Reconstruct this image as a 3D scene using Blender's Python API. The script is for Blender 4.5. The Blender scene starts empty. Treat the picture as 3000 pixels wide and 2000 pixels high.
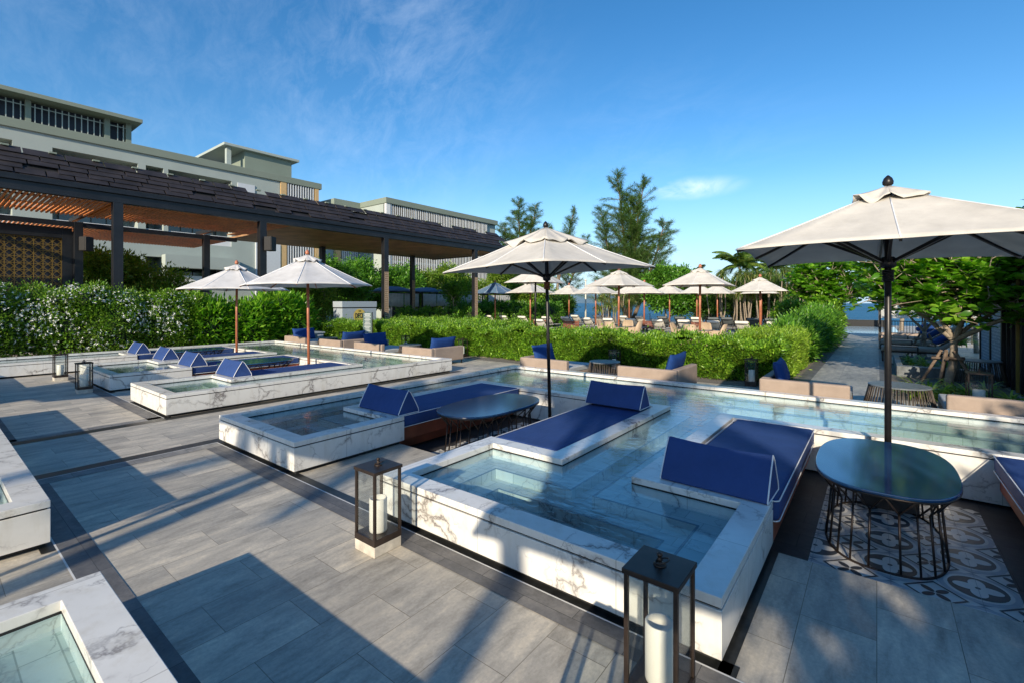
import bpy, bmesh, math, random
import numpy as np
from mathutils import Vector, Matrix
R = math.radians
random.seed(7); rng = np.random.default_rng(7)
scene = bpy.context.scene
COL = scene.collection
PI = math.pi

# ------------------------------------------------------------------ helpers
def tag(o, label=None, cat=None, group=None, kind=None):
    if label: o['label'] = label
    if cat: o['category'] = cat
    if group: o['group'] = group
    if kind: o['kind'] = kind
    return o
def empty(name, loc=(0, 0, 0), rz=0.0):
    o = bpy.data.objects.new(name, None); COL.objects.link(o)
    o.location = loc; o.rotation_euler = (0, 0, rz); o.empty_display_size = .2
    return o
def thing(name, label, cat, loc=(0, 0, 0), rz=0.0, group=None):
    return tag(empty(name, loc, rz), label, cat, group)
def dup(o, parent=None, loc=None, rz=None, label=None, group=None, scale=None):
    c = o.copy(); COL.objects.link(c)
    if parent is not None: c.parent = parent
    for ch in list(o.children): dup(ch, c)
    if loc is not None: c.location = loc
    if rz is not None: c.rotation_euler = (0, 0, rz)
    if scale is not None: c.scale = scale
    if label: c['label'] = label
    if group: c['group'] = group
    return c

class MB:
    def __init__(s): s.v = []; s.f = []; s.mi = []; s.m = 0; s.sm = []
    def add(s, vs, fs, smooth=False):
        n = len(s.v); s.v += [tuple(p) for p in vs]
        for f in fs:
            s.f.append(tuple(i + n for i in f)); s.mi.append(s.m); s.sm.append(smooth)
        return s
    def box(s, x0, x1, y0, y1, z0, z1):
        v = [(x, y, z) for z in (z0, z1) for y in (y0, y1) for x in (x0, x1)]
        return s.add(v, [(0, 2, 3, 1), (4, 5, 7, 6), (0, 1, 5, 4), (2, 6, 7, 3), (0, 4, 6, 2), (1, 3, 7, 5)])
    def obox(s, c, sx, sy, sz, rot):
        M = Matrix.Translation(c) @ rot.to_4x4()
        v = [M @ Vector((x * sx / 2, y * sy / 2, z * sz / 2)) for z in (-1, 1) for y in (-1, 1) for x in (-1, 1)]
        return s.add(v, [(0, 2, 3, 1), (4, 5, 7, 6), (0, 1, 5, 4), (2, 6, 7, 3), (0, 4, 6, 2), (1, 3, 7, 5)])
    def bar(s, p, q, w, h=None):
        p = Vector(p); q = Vector(q); d = q - p
        rot = d.to_track_quat('Y', 'Z').to_matrix()
        return s.obox((p + q) / 2, w, d.length, h or w, rot)
    def tube(s, pts, r, n=8, closed=False, caps=True):
        pts = [Vector(p) for p in pts]; rs = r if isinstance(r, (list, tuple)) else [r] * len(pts)
        base = len(s.v); N = len(pts); vs = []; fs = []; prev = None
        for i, p in enumerate(pts):
            a = pts[(i - 1) % N] if (closed or i > 0) else p
            b = pts[(i + 1) % N] if (closed or i < N - 1) else p
            t = (b - a).normalized()
            if prev is None:
                u = t.cross(Vector((0, 0, 1)))
                if u.length < 1e-3: u = Vector((1, 0, 0))
            else: u = prev - t * prev.dot(t)
            u.normalize(); prev = u; w = t.cross(u)
            for k in range(n):
                a2 = 2 * PI * k / n; vs.append(p + (u * math.cos(a2) + w * math.sin(a2)) * rs[i])
        M = N if closed else N - 1
        for i in range(M):
            j = (i + 1) % N
            for k in range(n):
                l = (k + 1) % n; fs.append((i * n + k, i * n + l, j * n + l, j * n + k))
        if caps and not closed:
            fs.append(tuple(range(n))[::-1]); fs.append(tuple((N - 1) * n + k for k in range(n)))
        return s.add(vs, fs, True)
    def lathe(s, prof, n=24, c=(0, 0, 0), smooth=True):
        vs = []; fs = []
        for r, z in prof:
            for k in range(n):
                a = 2 * PI * k / n; vs.append((c[0] + r * math.cos(a), c[1] + r * math.sin(a), c[2] + z))
        for i in range(len(prof) - 1):
            for k in range(n):
                l = (k + 1) % n; fs.append((i * n + k, i * n + l, (i + 1) * n + l, (i + 1) * n + k))
        fs.append(tuple(range(n))[::-1]); fs.append(tuple((len(prof) - 1) * n + k for k in range(n)))
        return s.add(vs, fs, smooth)
    def prism(s, poly, z0, z1):
        n = len(poly); v = [(x, y, z0) for x, y in poly] + [(x, y, z1) for x, y in poly]
        f = [tuple(range(n))[::-1], tuple(range(n, 2 * n))] + [(i, (i + 1) % n, n + (i + 1) % n, n + i) for i in range(n)]
        return s.add(v, f)
    def flat(s, poly, z): return s.add([(x, y, z) for x, y in poly], [tuple(range(len(poly)))])
    def build(s, name, mats, parent=None, bevel=0, seg=2, weld=False, solid=0):
        me = bpy.data.meshes.new(name); me.from_pydata([tuple(p) for p in s.v], [], s.f)
        if not isinstance(mats, (list, tuple)): mats = [mats]
        for m in mats: me.materials.append(m)
        me.polygons.foreach_set('material_index', s.mi); me.polygons.foreach_set('use_smooth', s.sm)
        if weld:
            bm = bmesh.new(); bm.from_mesh(me); bmesh.ops.remove_doubles(bm, verts=bm.verts, dist=1e-4); bm.to_mesh(me); bm.free()
        me.update()
        o = bpy.data.objects.new(name, me); COL.objects.link(o)
        if parent: o.parent = parent
        if solid:
            md = o.modifiers.new('solid', 'SOLIDIFY'); md.thickness = solid; md.offset = 0
        if bevel:
            md = o.modifiers.new('bevel', 'BEVEL'); md.width = bevel; md.segments = seg; md.limit_method = 'ANGLE'; md.angle_limit = R(40)
            md.harden_normals = False
        return o
def ends(v, d): return (v - d, v + d)

def grid(inside, xs, ys, z0, z1, mb=None, bottom=True):
    """solid made of grid cells, faces only where the solid ends"""
    mb = mb or MB(); xs = sorted(set(round(x, 4) for x in xs)); ys = sorted(set(round(y, 4) for y in ys))
    I = [[inside((xs[i] + xs[i + 1]) / 2, (ys[j] + ys[j + 1]) / 2) for j in range(len(ys) - 1)] for i in range(len(xs) - 1)]
    g = lambda i, j: 0 <= i < len(xs) - 1 and 0 <= j < len(ys) - 1 and I[i][j]
    for i in range(len(xs) - 1):
        for j in range(len(ys) - 1):
            if not I[i][j]: continue
            a, b, c, d = xs[i], xs[i + 1], ys[j], ys[j + 1]
            mb.add([(a, c, z1), (b, c, z1), (b, d, z1), (a, d, z1)], [(0, 1, 2, 3)])
            if bottom: mb.add([(a, c, z0), (a, d, z0), (b, d, z0), (b, c, z0)], [(0, 1, 2, 3)])
            if z0 == z1: continue
            if not g(i - 1, j): mb.add([(a, c, z0), (a, c, z1), (a, d, z1), (a, d, z0)], [(0, 1, 2, 3)])
            if not g(i + 1, j): mb.add([(b, c, z0), (b, d, z0), (b, d, z1), (b, c, z1)], [(0, 1, 2, 3)])
            if not g(i, j - 1): mb.add([(a, c, z0), (b, c, z0), (b, c, z1), (a, c, z1)], [(0, 1, 2, 3)])
            if not g(i, j + 1): mb.add([(a, d, z0), (a, d, z1), (b, d, z1), (b, d, z0)], [(0, 1, 2, 3)])
    return mb
def inr(rects): return lambda x, y: any(a < x < b and c < y < d for a, b, c, d in rects)
def brk(rects, ds=(0,)):
    return [v + s * d for r in rects for v in r[:2] for d in ds for s in (1, -1)], [v + s * d for r in rects for v in r[2:] for d in ds for s in (1, -1)]

# ------------------------------------------------------------------ materials
class NT:
    def __init__(s, name):
        s.m = bpy.data.materials.new(name); s.m.use_nodes = True; s.t = s.m.node_tree; s.n = s.t.nodes; s.l = s.t.links
        s.b = s.n['Principled BSDF']; s.out = s.n['Material Output']
    def N(s, typ, **k):
        x = s.n.new(typ)
        for a, b in k.items():
            if a.startswith('i_'): s.set(x.inputs[a[2:].replace('_', ' ')], b)
            else: setattr(x, a, b)
        return x
    def set(s, inp, v):
        if isinstance(v, bpy.types.NodeSocket): s.l.new(v, inp)
        else: inp.default_value = v
    def co(s, scale=(1, 1, 1), rot=(0, 0, 0), loc=(0, 0, 0), kind='Object'):
        c = s.N('ShaderNodeTexCoord'); mp = s.N('ShaderNodeMapping'); s.l.new(c.outputs[kind], mp.inputs['Vector'])
        mp.inputs['Scale'].default_value = scale; mp.inputs['Rotation'].default_value = rot; mp.inputs['Location'].default_value = loc
        return mp.outputs[0]
    def noise(s, vec, scale, detail=4, rough=.5, dist=0, out='Fac'):
        x = s.N('ShaderNodeTexNoise'); x.inputs['Scale'].default_value = scale; x.inputs['Detail'].default_value = detail
        x.inputs['Roughness'].default_value = rough; x.inputs['Distortion'].default_value = dist
        if vec is not None: s.l.new(vec, x.inputs['Vector'])
        return x.outputs[out]
    def ramp(s, fac, stops, interp='LINEAR'):
        x = s.N('ShaderNodeValToRGB'); s.l.new(fac, x.inputs[0]); e = x.color_ramp.elements; x.color_ramp.interpolation = interp
        while len(e) < len(stops): e.new(.5)
        for k, (p, c) in enumerate(stops):
            e[k].position = p; e[k].color = (c, c, c, 1) if not isinstance(c, (tuple, list)) else (*c, 1)
        return x.outputs[0]
    def math(s, op, a, b=0.0, c=0.0):
        x = s.N('ShaderNodeMath', operation=op)
        for i, v in enumerate((a, b, c)): s.set(x.inputs[i], v)
        return x.outputs[0]
    def mix(s, fac, a, b, blend='MIX'):
        x = s.N('ShaderNodeMix', data_type='RGBA', blend_type=blend); s.set(x.inputs[0], fac)
        for i, v in ((6, a), (7, b)): s.set(x.inputs[i], (*v, 1) if isinstance(v, tuple) and len(v) == 3 else v)
        return x.outputs[2]
    def bump(s, h, strength=.3, dist=.01):
        x = s.N('ShaderNodeBump'); x.inputs['Strength'].default_value = strength; x.inputs['Distance'].default_value = dist
        s.l.new(h, x.inputs['Height']); s.l.new(x.outputs[0], s.b.inputs['Normal']); return x.outputs[0]
    def done(s, col=None, rough=None, metal=None, spec=None):
        if col is not None: s.set(s.b.inputs['Base Color'], (*col, 1) if isinstance(col, tuple) and len(col) == 3 else col)
        if rough is not None: s.set(s.b.inputs['Roughness'], rough)
        if metal is not None: s.b.inputs['Metallic'].default_value = metal
        if spec is not None: s.b.inputs['Specular IOR Level'].default_value = spec
        return s.m
def plain(name, col, rough=.6, metal=0, var=.12, scale=6, spec=.5, bump=0, bscale=60):
    t = NT(name); c = t.co()
    f = t.noise(c, scale, 5, .6)
    colr = t.ramp(f, [(.3, tuple(x * (1 - var) for x in col)), (.7, tuple(min(1, x * (1 + var)) for x in col))])
    if bump: t.bump(t.noise(c, bscale, 3), bump, .004)
    return t.done(colr, rough, metal, spec)

def marble_mat(name, tiles=False, base=(.80, .785, .74), joint=1.23):
    t = NT(name); c = t.co()
    w = t.noise(c, 1.3, 6, .6, 0, 'Color')
    v = t.N('ShaderNodeVectorMath', operation='MULTIPLY_ADD'); t.l.new(w, v.inputs[0]); v.inputs[1].default_value = (1.1, 1.1, 1.1); t.l.new(c, v.inputs[2])
    def vein(vec, scale, wd, lo):
        x = t.N('ShaderNodeTexVoronoi', feature='DISTANCE_TO_EDGE'); x.inputs['Scale'].default_value = scale; t.l.new(vec, x.inputs['Vector'])
        line = t.ramp(x.outputs['Distance'], [(0, 1.0), (wd, .35), (wd * 3.2, 0.0)])
        msk = t.ramp(t.noise(c, scale * 1.1, 2, .5), [(lo, 0.0), (lo + .16, 1.0)])
        return t.math('MULTIPLY', line, msk)
    a = vein(v.outputs[0], 1.25, .020, .42); b = vein(v.outputs[0], 3.1, .016, .47)
    f = t.math('MAXIMUM', t.math('MULTIPLY', a, 1.0), t.math('MULTIPLY', b, .62))
    cloud = t.ramp(t.noise(c, 1.6, 5, .62, .6), [(.35, tuple(x * .88 for x in base)), (.7, base)])
    col = t.mix(f, cloud, (.20, .18, .17))
    if tiles:
        br = t.N('ShaderNodeTexBrick'); t.l.new(c, br.inputs['Vector']); br.inputs['Scale'].default_value = 1; br.inputs['Brick Width'].default_value = .33
        br.inputs['Row Height'].default_value = .165; br.inputs['Mortar Size'].default_value = .004; br.inputs['Mortar'].default_value = (.55, .57, .55, 1)
        br.inputs['Color1'].default_value = (1, 1, 1, 1); br.inputs['Color2'].default_value = (.78, .82, .82, 1)
        col = t.mix(1.0, col, br.outputs['Color'], 'MULTIPLY')
    elif joint:
        sp = t.N('ShaderNodeSeparateXYZ'); t.l.new(c, sp.inputs[0]); js = []
        for k in (0, 1):
            m = t.math('FRACT', t.math('DIVIDE', t.math('ADD', sp.outputs[k], 100.37), joint))
            js.append(t.math('LESS_THAN', t.math('ABSOLUTE', t.math('SUBTRACT', m, .5)), .0030))
        g = t.N('ShaderNodeNewGeometry'); sn = t.N('ShaderNodeSeparateXYZ'); t.l.new(g.outputs['Normal'], sn.inputs[0])
        jx = t.math('MULTIPLY', js[0], t.math('LESS_THAN', t.math('ABSOLUTE', sn.outputs[0]), .5))
        jy = t.math('MULTIPLY', js[1], t.math('LESS_THAN', t.math('ABSOLUTE', sn.outputs[1]), .5))
        col = t.mix(t.math('MULTIPLY', t.math('MAXIMUM', jx, jy), .55), col, (.3, .28, .25))
    dirt = t.ramp(t.noise(t.co((3, 3, .7)), 2.2, 6, .7), [(.50, 0.0), (.78, .5)])
    col = t.mix(dirt, col, (.55, .50, .40))
    return t.done(col, .22 if not tiles else .35, spec=.5)

def paving_mat(name, col=(.535, .495, .425), bw=.82, bh=.41, off=(0, 0), rot=PI / 2, mort=(.40, .38, .34), streak=True):
    t = NT(name); c = t.co(rot=(0, 0, -rot), loc=(off[0], off[1], 0))
    br = t.N('ShaderNodeTexBrick'); t.l.new(c, br.inputs['Vector']); br.inputs['Scale'].default_value = 1; br.inputs['Brick Width'].default_value = bw
    br.inputs['Row Height'].default_value = bh; br.inputs['Mortar Size'].default_value = .0026; br.inputs['Mortar Smooth'].default_value = .3
    br.inputs['Color1'].default_value = (.74, .75, .76, 1); br.inputs['Color2'].default_value = (1.12, 1.10, 1.06, 1); br.inputs['Mortar'].default_value = (*mort, 1); br.inputs['Bias'].default_value = .1
    cell = t.N('ShaderNodeVectorMath', operation='MULTIPLY_ADD'); t.l.new(br.outputs['Color'], cell.inputs[0]); cell.inputs[1].default_value = (37, 91, 53)
    s2 = t.N('ShaderNodeVectorMath', operation='MULTIPLY'); t.l.new(c, s2.inputs[0]); s2.inputs[1].default_value = (1.0, 3.2, 1) if streak else (2, 2, 2); t.l.new(s2.outputs[0], cell.inputs[2])
    f = t.noise(cell.outputs[0], 2.3, 10, .68, .25)
    fine = t.noise(c, 38, 4, .7)
    base = t.ramp(f, [(.28, tuple(x * .48 for x in col)), (.5, tuple(x * .88 for x in col)), (.72, tuple(min(1, x * k_) for x, k_ in zip(col, (1.30, 1.25, 1.16))))])
    base = t.mix(1.0, base, br.outputs['Color'], 'MULTIPLY')
    base = t.mix(.4, base, t.ramp(fine, [(.3, .58), (.7, 1.3)]), 'MULTIPLY')
    stain = t.ramp(t.noise(t.co(), .9, 6, .65, 1.2), [(.45, 0.0), (.72, .5)])
    base = t.mix(stain, base, tuple(x * .66 for x in col))
    t.bump(t.math('ADD', f, t.math('MULTIPLY', fine, .6)), .18, .01)
    return t.done(base, .55, spec=.35)

def leaf_mat(name, c1, c2, c3=None, trans=.35, rough=.38, clump=1.2):
    t = NT(name); g = t.N('ShaderNodeNewGeometry')
    col = t.ramp(g.outputs['Random Per Island'], [(0, c1), (.6, c2), (1, c3 or c2)])
    nz = t.ramp(t.noise(t.co(), clump * 2.2, 4, .6), [(.30, .62), (.68, 1.5)])
    col = t.mix(1.0, col, nz, 'MULTIPLY')
    t.set(t.b.inputs['Base Color'], col); t.b.inputs['Roughness'].default_value = rough; t.b.inputs['Specular IOR Level'].default_value = .45
    tr = t.N('ShaderNodeBsdfTranslucent'); t.l.new(t.mix(1.0, col, (1.5, 1.6, .5), 'MULTIPLY'), tr.inputs[0])
    mx = t.N('ShaderNodeMixShader'); mx.inputs[0].default_value = trans; t.l.new(t.b.outputs[0], mx.inputs[1]); t.l.new(tr.outputs[0], mx.inputs[2]); t.l.new(mx.outputs[0], t.out.inputs[0])
    return t.m
def cloth_mat(name, col, trans=.2, rough=.85, weave=220, wr=.3, wrinkle=.22):
    t = NT(name); c = t.co()
    col2 = t.ramp(t.noise(c, 3, 5, .6), [(.3, tuple(x * .82 for x in col)), (.7, tuple(min(1, x * 1.04) for x in col))])
    b1 = t.bump(t.noise(c, weave, 2), wr, .002); b2 = t.N('ShaderNodeBump'); b2.inputs['Strength'].default_value = wrinkle; b2.inputs['Distance'].default_value = .03; t.l.new(t.noise(t.co((1.0, .35, 1)), 5.5, 4, .55, 1.2), b2.inputs['Height']); t.l.new(b1, b2.inputs['Normal']); t.l.new(b2.outputs[0], t.b.inputs['Normal'])
    t.done(col2, rough, spec=.2)
    if trans:
        tr = t.N('ShaderNodeBsdfTranslucent'); t.l.new(col2, tr.inputs[0])
        mx = t.N('ShaderNodeMixShader'); mx.inputs[0].default_value = trans; t.l.new(t.b.outputs[0], mx.inputs[1]); t.l.new(tr.outputs[0], mx.inputs[2]); t.l.new(mx.outputs[0], t.out.inputs[0])
    return t.m
def water_mat(name, tint, scale, amp, rough=.02):
    t = NT(name); c = t.co()
    h = t.math('ADD', t.noise(t.co((1, 1.6, 1)), scale, 3, .5, .4), t.math('MULTIPLY', t.noise(c, scale * 3.1, 2, .5), .35))
    bp = t.N('ShaderNodeBump'); bp.inputs['Strength'].default_value = amp; bp.inputs['Distance'].default_value = .02; t.l.new(h, bp.inputs['Height'])
    lw = t.N('ShaderNodeLayerWeight'); lw.inputs[0].default_value = .5; t.l.new(bp.outputs[0], lw.inputs[1]); fr = t.N('ShaderNodeMath', operation='MULTIPLY_ADD'); t.l.new(t.math('POWER', lw.outputs['Facing'], 4.6), fr.inputs[0]); fr.inputs[1].default_value = .92; fr.inputs[2].default_value = .025
    gl = t.N('ShaderNodeBsdfGlossy'); gl.inputs['Roughness'].default_value = rough; t.l.new(bp.outputs[0], gl.inputs['Normal'])
    tp = t.N('ShaderNodeBsdfTransparent'); tp.inputs[0].default_value = (*tint, 1)
    mx = t.N('ShaderNodeMixShader'); t.l.new(t.math('MINIMUM', t.math('MULTIPLY', fr.outputs[0], 1.25), 1.0), mx.inputs[0]); t.l.new(tp.outputs[0], mx.inputs[1]); t.l.new(gl.outputs[0], mx.inputs[2])
    t.l.new(mx.outputs[0], t.out.inputs[0]); return t.m
def glass_mat(name, tint=(.955, .97, .965)):
    t = NT(name); lw = t.N('ShaderNodeLayerWeight'); lw.inputs[0].default_value = .5; fr = t.N('ShaderNodeMath', operation='MULTIPLY_ADD'); t.l.new(t.math('POWER', lw.outputs['Facing'], 4.0), fr.inputs[0]); fr.inputs[1].default_value = .8; fr.inputs[2].default_value = .05
    gl = t.N('ShaderNodeBsdfGlossy'); gl.inputs['Roughness'].default_value = .01
    tp = t.N('ShaderNodeBsdfTransparent'); tp.inputs[0].default_value = (*tint, 1)
    mx = t.N('ShaderNodeMixShader'); t.l.new(fr.outputs[0], mx.inputs[0]); t.l.new(tp.outputs[0], mx.inputs[1]); t.l.new(gl.outputs[0], mx.inputs[2]); t.l.new(mx.outputs[0], t.out.inputs[0]); return t.m

M = {}
M['marble'] = marble_mat('marble')
M['marble_tile'] = marble_mat('marble_tile', True, base=(.62, .65, .60))
M['black'] = plain('black_recess', (.012, .012, .013), .7)
M['paving'] = paving_mat('paving')
M['path'] = paving_mat('path_paving', (.37, .38, .37), 1.64, .82, off=(0, 0))
M['band'] = paving_mat('band', (.155, .155, .16), .8, .3, rot=0, mort=(.3, .3, .3), streak=False)
M['bandlight'] = paving_mat('band_light', (.27, .265, .255), .8, .3, rot=0, streak=False)
M['joint'] = plain('joint_line', (.62, .62, .6), .7)
M['drain'] = plain('drain', (.02, .021, .02), .35, var=.5, scale=14)
M['water'] = water_mat('pool_water', (.74, .885, .93), 5.5, .20)
M['blue'] = cloth_mat('blue_canvas', (.030, .066, .205), 0, .66, 160, .2, wrinkle=.5)
M['pipe'] = plain('white_piping', (.75, .76, .78), .6)
M['benchwood'] = plain('brown_timber', (.19, .065, .036), .5, var=.35, scale=3)
M['woodred'] = plain('red_timber', (.26, .060, .026), .42, var=.35, scale=3)
M['metal'] = plain('dark_metal', (.028, .027, .028), .38, .6, var=.3)
M['bronze'] = plain('bronze_metal', (.045, .032, .026), .42, .5, var=.4)
M['tabletop'] = plain('black_stone_sky_tint', (.018, .065, .15), .11, spec=1.0, var=.1)  # blue of the reflected sky is tinted into the black stone
M['glass'] = glass_mat('lantern_glass')
M['wax'] = plain('wax', (.80, .765, .69), .45, var=.03)
M['plinth'] = plain('travertine', (.50, .46, .39), .8, var=.25, scale=12)
M['beige'] = cloth_mat('beige_canvas', (.70, .665, .60), .16)
M['white'] = cloth_mat('white_canvas', (.74, .73, .72), .25)
M['bluecan'] = cloth_mat('slate_blue_canvas', (.13, .22, .34), .15)
M['polewood'] = plain('red_brown_pole', (.38, .13, .065), .4, var=.3, scale=4)
M['rope'] = plain('brown_rope', (.20, .075, .03), .8)
M['taupe'] = cloth_mat('taupe_fabric', (.37, .29, .235), 0, .8, 90, .25)
M['seat'] = cloth_mat('pale_seat_fabric', (.45, .47, .47), 0, .8, 90, .2)
M['navy'] = cloth_mat('royal_blue_fabric', (.014, .052, .20), 0, .7, 90, .2, wrinkle=.6)
M['wicker'] = plain('tan_wicker', (.42, .315, .21), .6, var=.2, scale=90, bump=.5, bscale=120)
M['stonetop'] = plain('grey_stone_top', (.13, .145, .155), .4, var=.35, scale=9)
M['cane'] = plain('dark_cane', (.075, .058, .045), .55, var=.4, scale=12)
M['cream'] = cloth_mat('cream_sling', (.84, .81, .72), .15)
M['greysling'] = cloth_mat('grey_sling', (.14, .16, .165), .1)
M['hotelwall'] = plain('hotel_wall', (.37, .42, .385), .85, var=.07, scale=.4)
M['parapet'] = plain('parapet', (.215, .255, .205), .85, var=.05, scale=.4)
M['gap'] = plain('fin_backing', (.035, .042, .045), .7); M['recess'] = plain('balcony_recess', (.10, .105, .09), .8, var=.2, scale=.5)
M['fins'] = plain('white_fins', (.60, .63, .65), .5, var=.04)
M['ochre'] = plain('ochre_render', (.62, .42, .20), .8, var=.05)
M['winglass'] = plain('window_glass', (.05, .085, .10), .08, var=.6, scale=.5, spec=.8)
M['whiteblock'] = plain('white_render', (.70, .71, .70), .8, var=.04)
M['shingle'] = plain('dark_shingle', (.026, .021, .021), .6, var=.5, scale=1.6, bump=.3, bscale=20)
M['beam'] = plain('painted_steel', (.017, .018, .021), .38, .3, var=.3, scale=2)
M['slat'] = plain('ceiling_timber', (.62, .22, .06), .5, var=.35, scale=2.5)
M['board'] = plain('ceiling_board', (.38, .21, .10), .5, var=.4, scale=.8)
M['mesh_tan'] = plain('perforated_tan', (.42, .30, .20), .6)
M['gold'] = plain('yellow_lattice', (.26, .17, .03), .45, .2)
M['navyback'] = plain('dark_panel', (.012, .016, .028), .5)
M['gravel'] = plain('gravel', (.17, .15, .13), .9, var=.8, scale=45, bump=1, bscale=50)
M['bark'] = plain('bark', (.16, .115, .085), .9, var=.4, scale=14, bump=.5, bscale=40)
M['palebark'] = plain('pale_bark', (.25, .205, .155), .85, var=.35, scale=16, bump=.4, bscale=40)
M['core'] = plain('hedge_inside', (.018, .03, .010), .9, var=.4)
M['hedge'] = leaf_mat('hedge_leaf', (.06, .15, .012), (.13, .27, .022), (.27, .42, .04), .32)
M['hedge2'] = leaf_mat('fine_hedge_leaf', (.09, .18, .012), (.19, .33, .03), (.33, .46, .06), .32)
M['shrub'] = leaf_mat('shrub_leaf', (.04, .12, .015), (.09, .24, .025), (.18, .36, .04))
M['jasmine'] = leaf_mat('flower_shrub_leaf', (.05, .12, .014), (.12, .25, .025), (.26, .40, .05))
M['petal'] = plain('white_petal', (.82, .83, .80), .6, var=.02)
M['treeleaf'] = leaf_mat('tree_leaf', (.025, .075, .014), (.06, .145, .02), (.13, .22, .035))
M['yleaf'] = leaf_mat('bright_tree_leaf', (.07, .15, .015), (.16, .28, .03), (.30, .38, .06))
M['bigleaf'] = leaf_mat('big_glossy_leaf', (.06, .18, .014), (.13, .31, .022), (.27, .46, .045), .45, .28)
M['needle'] = leaf_mat('casuarina_needle', (.045, .10, .024), (.09, .175, .038), (.16, .25, .055), .4, .6)
M['palmleaf'] = leaf_mat('palm_leaf', (.05, .11, .02), (.10, .19, .03), (.22, .27, .06))
M['pandan'] = leaf_mat('pandanus_leaf', (.08, .14, .03), (.16, .24, .06), (.36, .34, .14))
M['variegated'] = leaf_mat('striped_strap_leaf', (.10, .19, .02), (.26, .36, .05), (.48, .50, .14))
M['screenwhite'] = cloth_mat('white_blind', (.80, .80, .77), .5)
M['railing'] = plain('black_railing', (.02, .02, .02), .5)
M['deckshade'] = plain('shaded_counter_white', (.34, .385, .42), .5, var=.03)  # white darkened and blued so the counter looks shaded
M['signyellow'] = plain('yellow_disc', (.62, .45, .10), .6, var=.05)
M['ink'] = plain('black_ink', (.02, .02, .02), .6)
M['menugreen'] = plain('menu_board_green', (.10, .15, .14), .5)
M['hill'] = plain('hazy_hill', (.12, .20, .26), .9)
M['lightpole'] = plain('pole_cream', (.62, .60, .50), .5)

# ------------------------------------------------------------------ world, sun, camera
SUNEL = 21.0; sdir = Vector((.288, -.958, 0)).normalized()      # towards the sun
sun_vec = Vector((sdir.x * math.cos(R(SUNEL)), sdir.y * math.cos(R(SUNEL)), math.sin(R(SUNEL))))
w = bpy.data.worlds.new('World'); scene.world = w; w.use_nodes = True; nt = w.node_tree; nn = nt.nodes; ll = nt.links
bg = nn['Background']; sky = nn.new('ShaderNodeTexSky'); sky.sky_type = 'NISHITA'; sky.sun_disc = False
sky.sun_elevation = R(SUNEL); sky.sun_rotation = math.atan2(sun_vec.x, sun_vec.y); sky.air_density = 1.0; sky.dust_density = .35; sky.ozone_density = 2.6; sky.altitude = 0
tc = nn.new('ShaderNodeTexCoord')
def wn(typ, **k):
    x = nn.new(typ)
    for a, b in k.items(): setattr(x, a, b)
    return x
def wmath(op, a, b=0.0):
    x = wn('ShaderNodeMath', operation=op)
    for i, v in enumerate((a, b)):
        if isinstance(v, bpy.types.NodeSocket): ll.new(v, x.inputs[i])
        else: x.inputs[i].default_value = v
    return x.outputs[0]
def wramp(f, stops):
    x = wn('ShaderNodeValToRGB'); ll.new(f, x.inputs[0]); e = x.color_ramp.elements
    while len(e) < len(stops): e.new(.5)
    for i, (p, c) in enumerate(stops): e[i].position = p; e[i].color = (c, c, c, 1)
    return x.outputs[0]
def wnoise(rot, scl, scale, det=7, dist=.6, rough=.6):
    mp = wn('ShaderNodeMapping'); ll.new(tc.outputs['Generated'], mp.inputs[0]); mp.inputs['Rotation'].default_value = rot; mp.inputs['Scale'].default_value = scl
    n = wn('ShaderNodeTexNoise'); ll.new(mp.outputs[0], n.inputs['Vector']); n.inputs['Scale'].default_value = scale; n.inputs['Detail'].default_value = det; n.inputs['Distortion'].default_value = dist; n.inputs['Roughness'].default_value = rough
    return n.outputs['Fac']
def skydir(px, py):
    th = R(37.96); r = (px - 1500) / 1370; u = (887 - py) / 1370
    return Vector((-math.sin(th) + math.cos(th) * r, math.cos(th) + math.sin(th) * r, u)).normalized()
def patch(px, py, inner, outer, squash=1.0):
    d = skydir(px, py); s = wn('ShaderNodeVectorMath', operation='SUBTRACT'); ll.new(tc.outputs['Generated'], s.inputs[0]); s.inputs[1].default_value = d
    m = wn('ShaderNodeVectorMath', operation='MULTIPLY'); ll.new(s.outputs[0], m.inputs[0]); m.inputs[1].default_value = (1, 1, squash)
    ln = wn('ShaderNodeVectorMath', operation='LENGTH'); ll.new(m.outputs[0], ln.inputs[0])
    mr = wn('ShaderNodeMapRange'); ll.new(ln.outputs['Value'], mr.inputs[0]); mr.inputs[1].default_value = inner; mr.inputs[2].default_value = outer; mr.inputs[3].default_value = 1; mr.inputs[4].default_value = 0
    mr.interpolation_type = 'SMOOTHSTEP'; return mr.outputs[0]
wisp = wramp(wnoise((.2, .5, .9), (.7, 3.6, 3.2), 1.9, 8, .35, .66), [(.50, 0.0), (.82, 1.0)])
fil = wramp(wnoise((.3, .8, .7), (.8, 7, 5), 3.2, 9, .5, .7), [(.42, 0.0), (.75, 1.0)])
area = wmath('MAXIMUM', patch(1130, 190, .05, .42), wmath('MULTIPLY', patch(500, 120, .1, .55), .55))
area = wmath('MAXIMUM', area, wmath('MULTIPLY', patch(1950, 420, .05, .4, 2.0), .45))
cl = wmath('MULTIPLY', wmath('MULTIPLY', wmath('ADD', wmath('MULTIPLY', wisp, .7), wmath('MULTIPLY', fil, .45)), area), .22)
puffn = wramp(wnoise((0, 0, .4), (1, 1, 2.2), 9.0, 8, .5, .6), [(.36, 0.0), (.62, 1.0)])
puff = wmath('MULTIPLY', wmath('MULTIPLY', patch(2020, 552, .01, .125, 4.6), puffn), .55)
low = wmath('MULTIPLY', wmath('MULTIPLY', patch(1720, 830, .05, .5, 5.0), wramp(wnoise((0, 0, 0), (1, 1, 4), 5.0), [(.4, 0.0), (.7, 1.0)])), .35)
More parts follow.
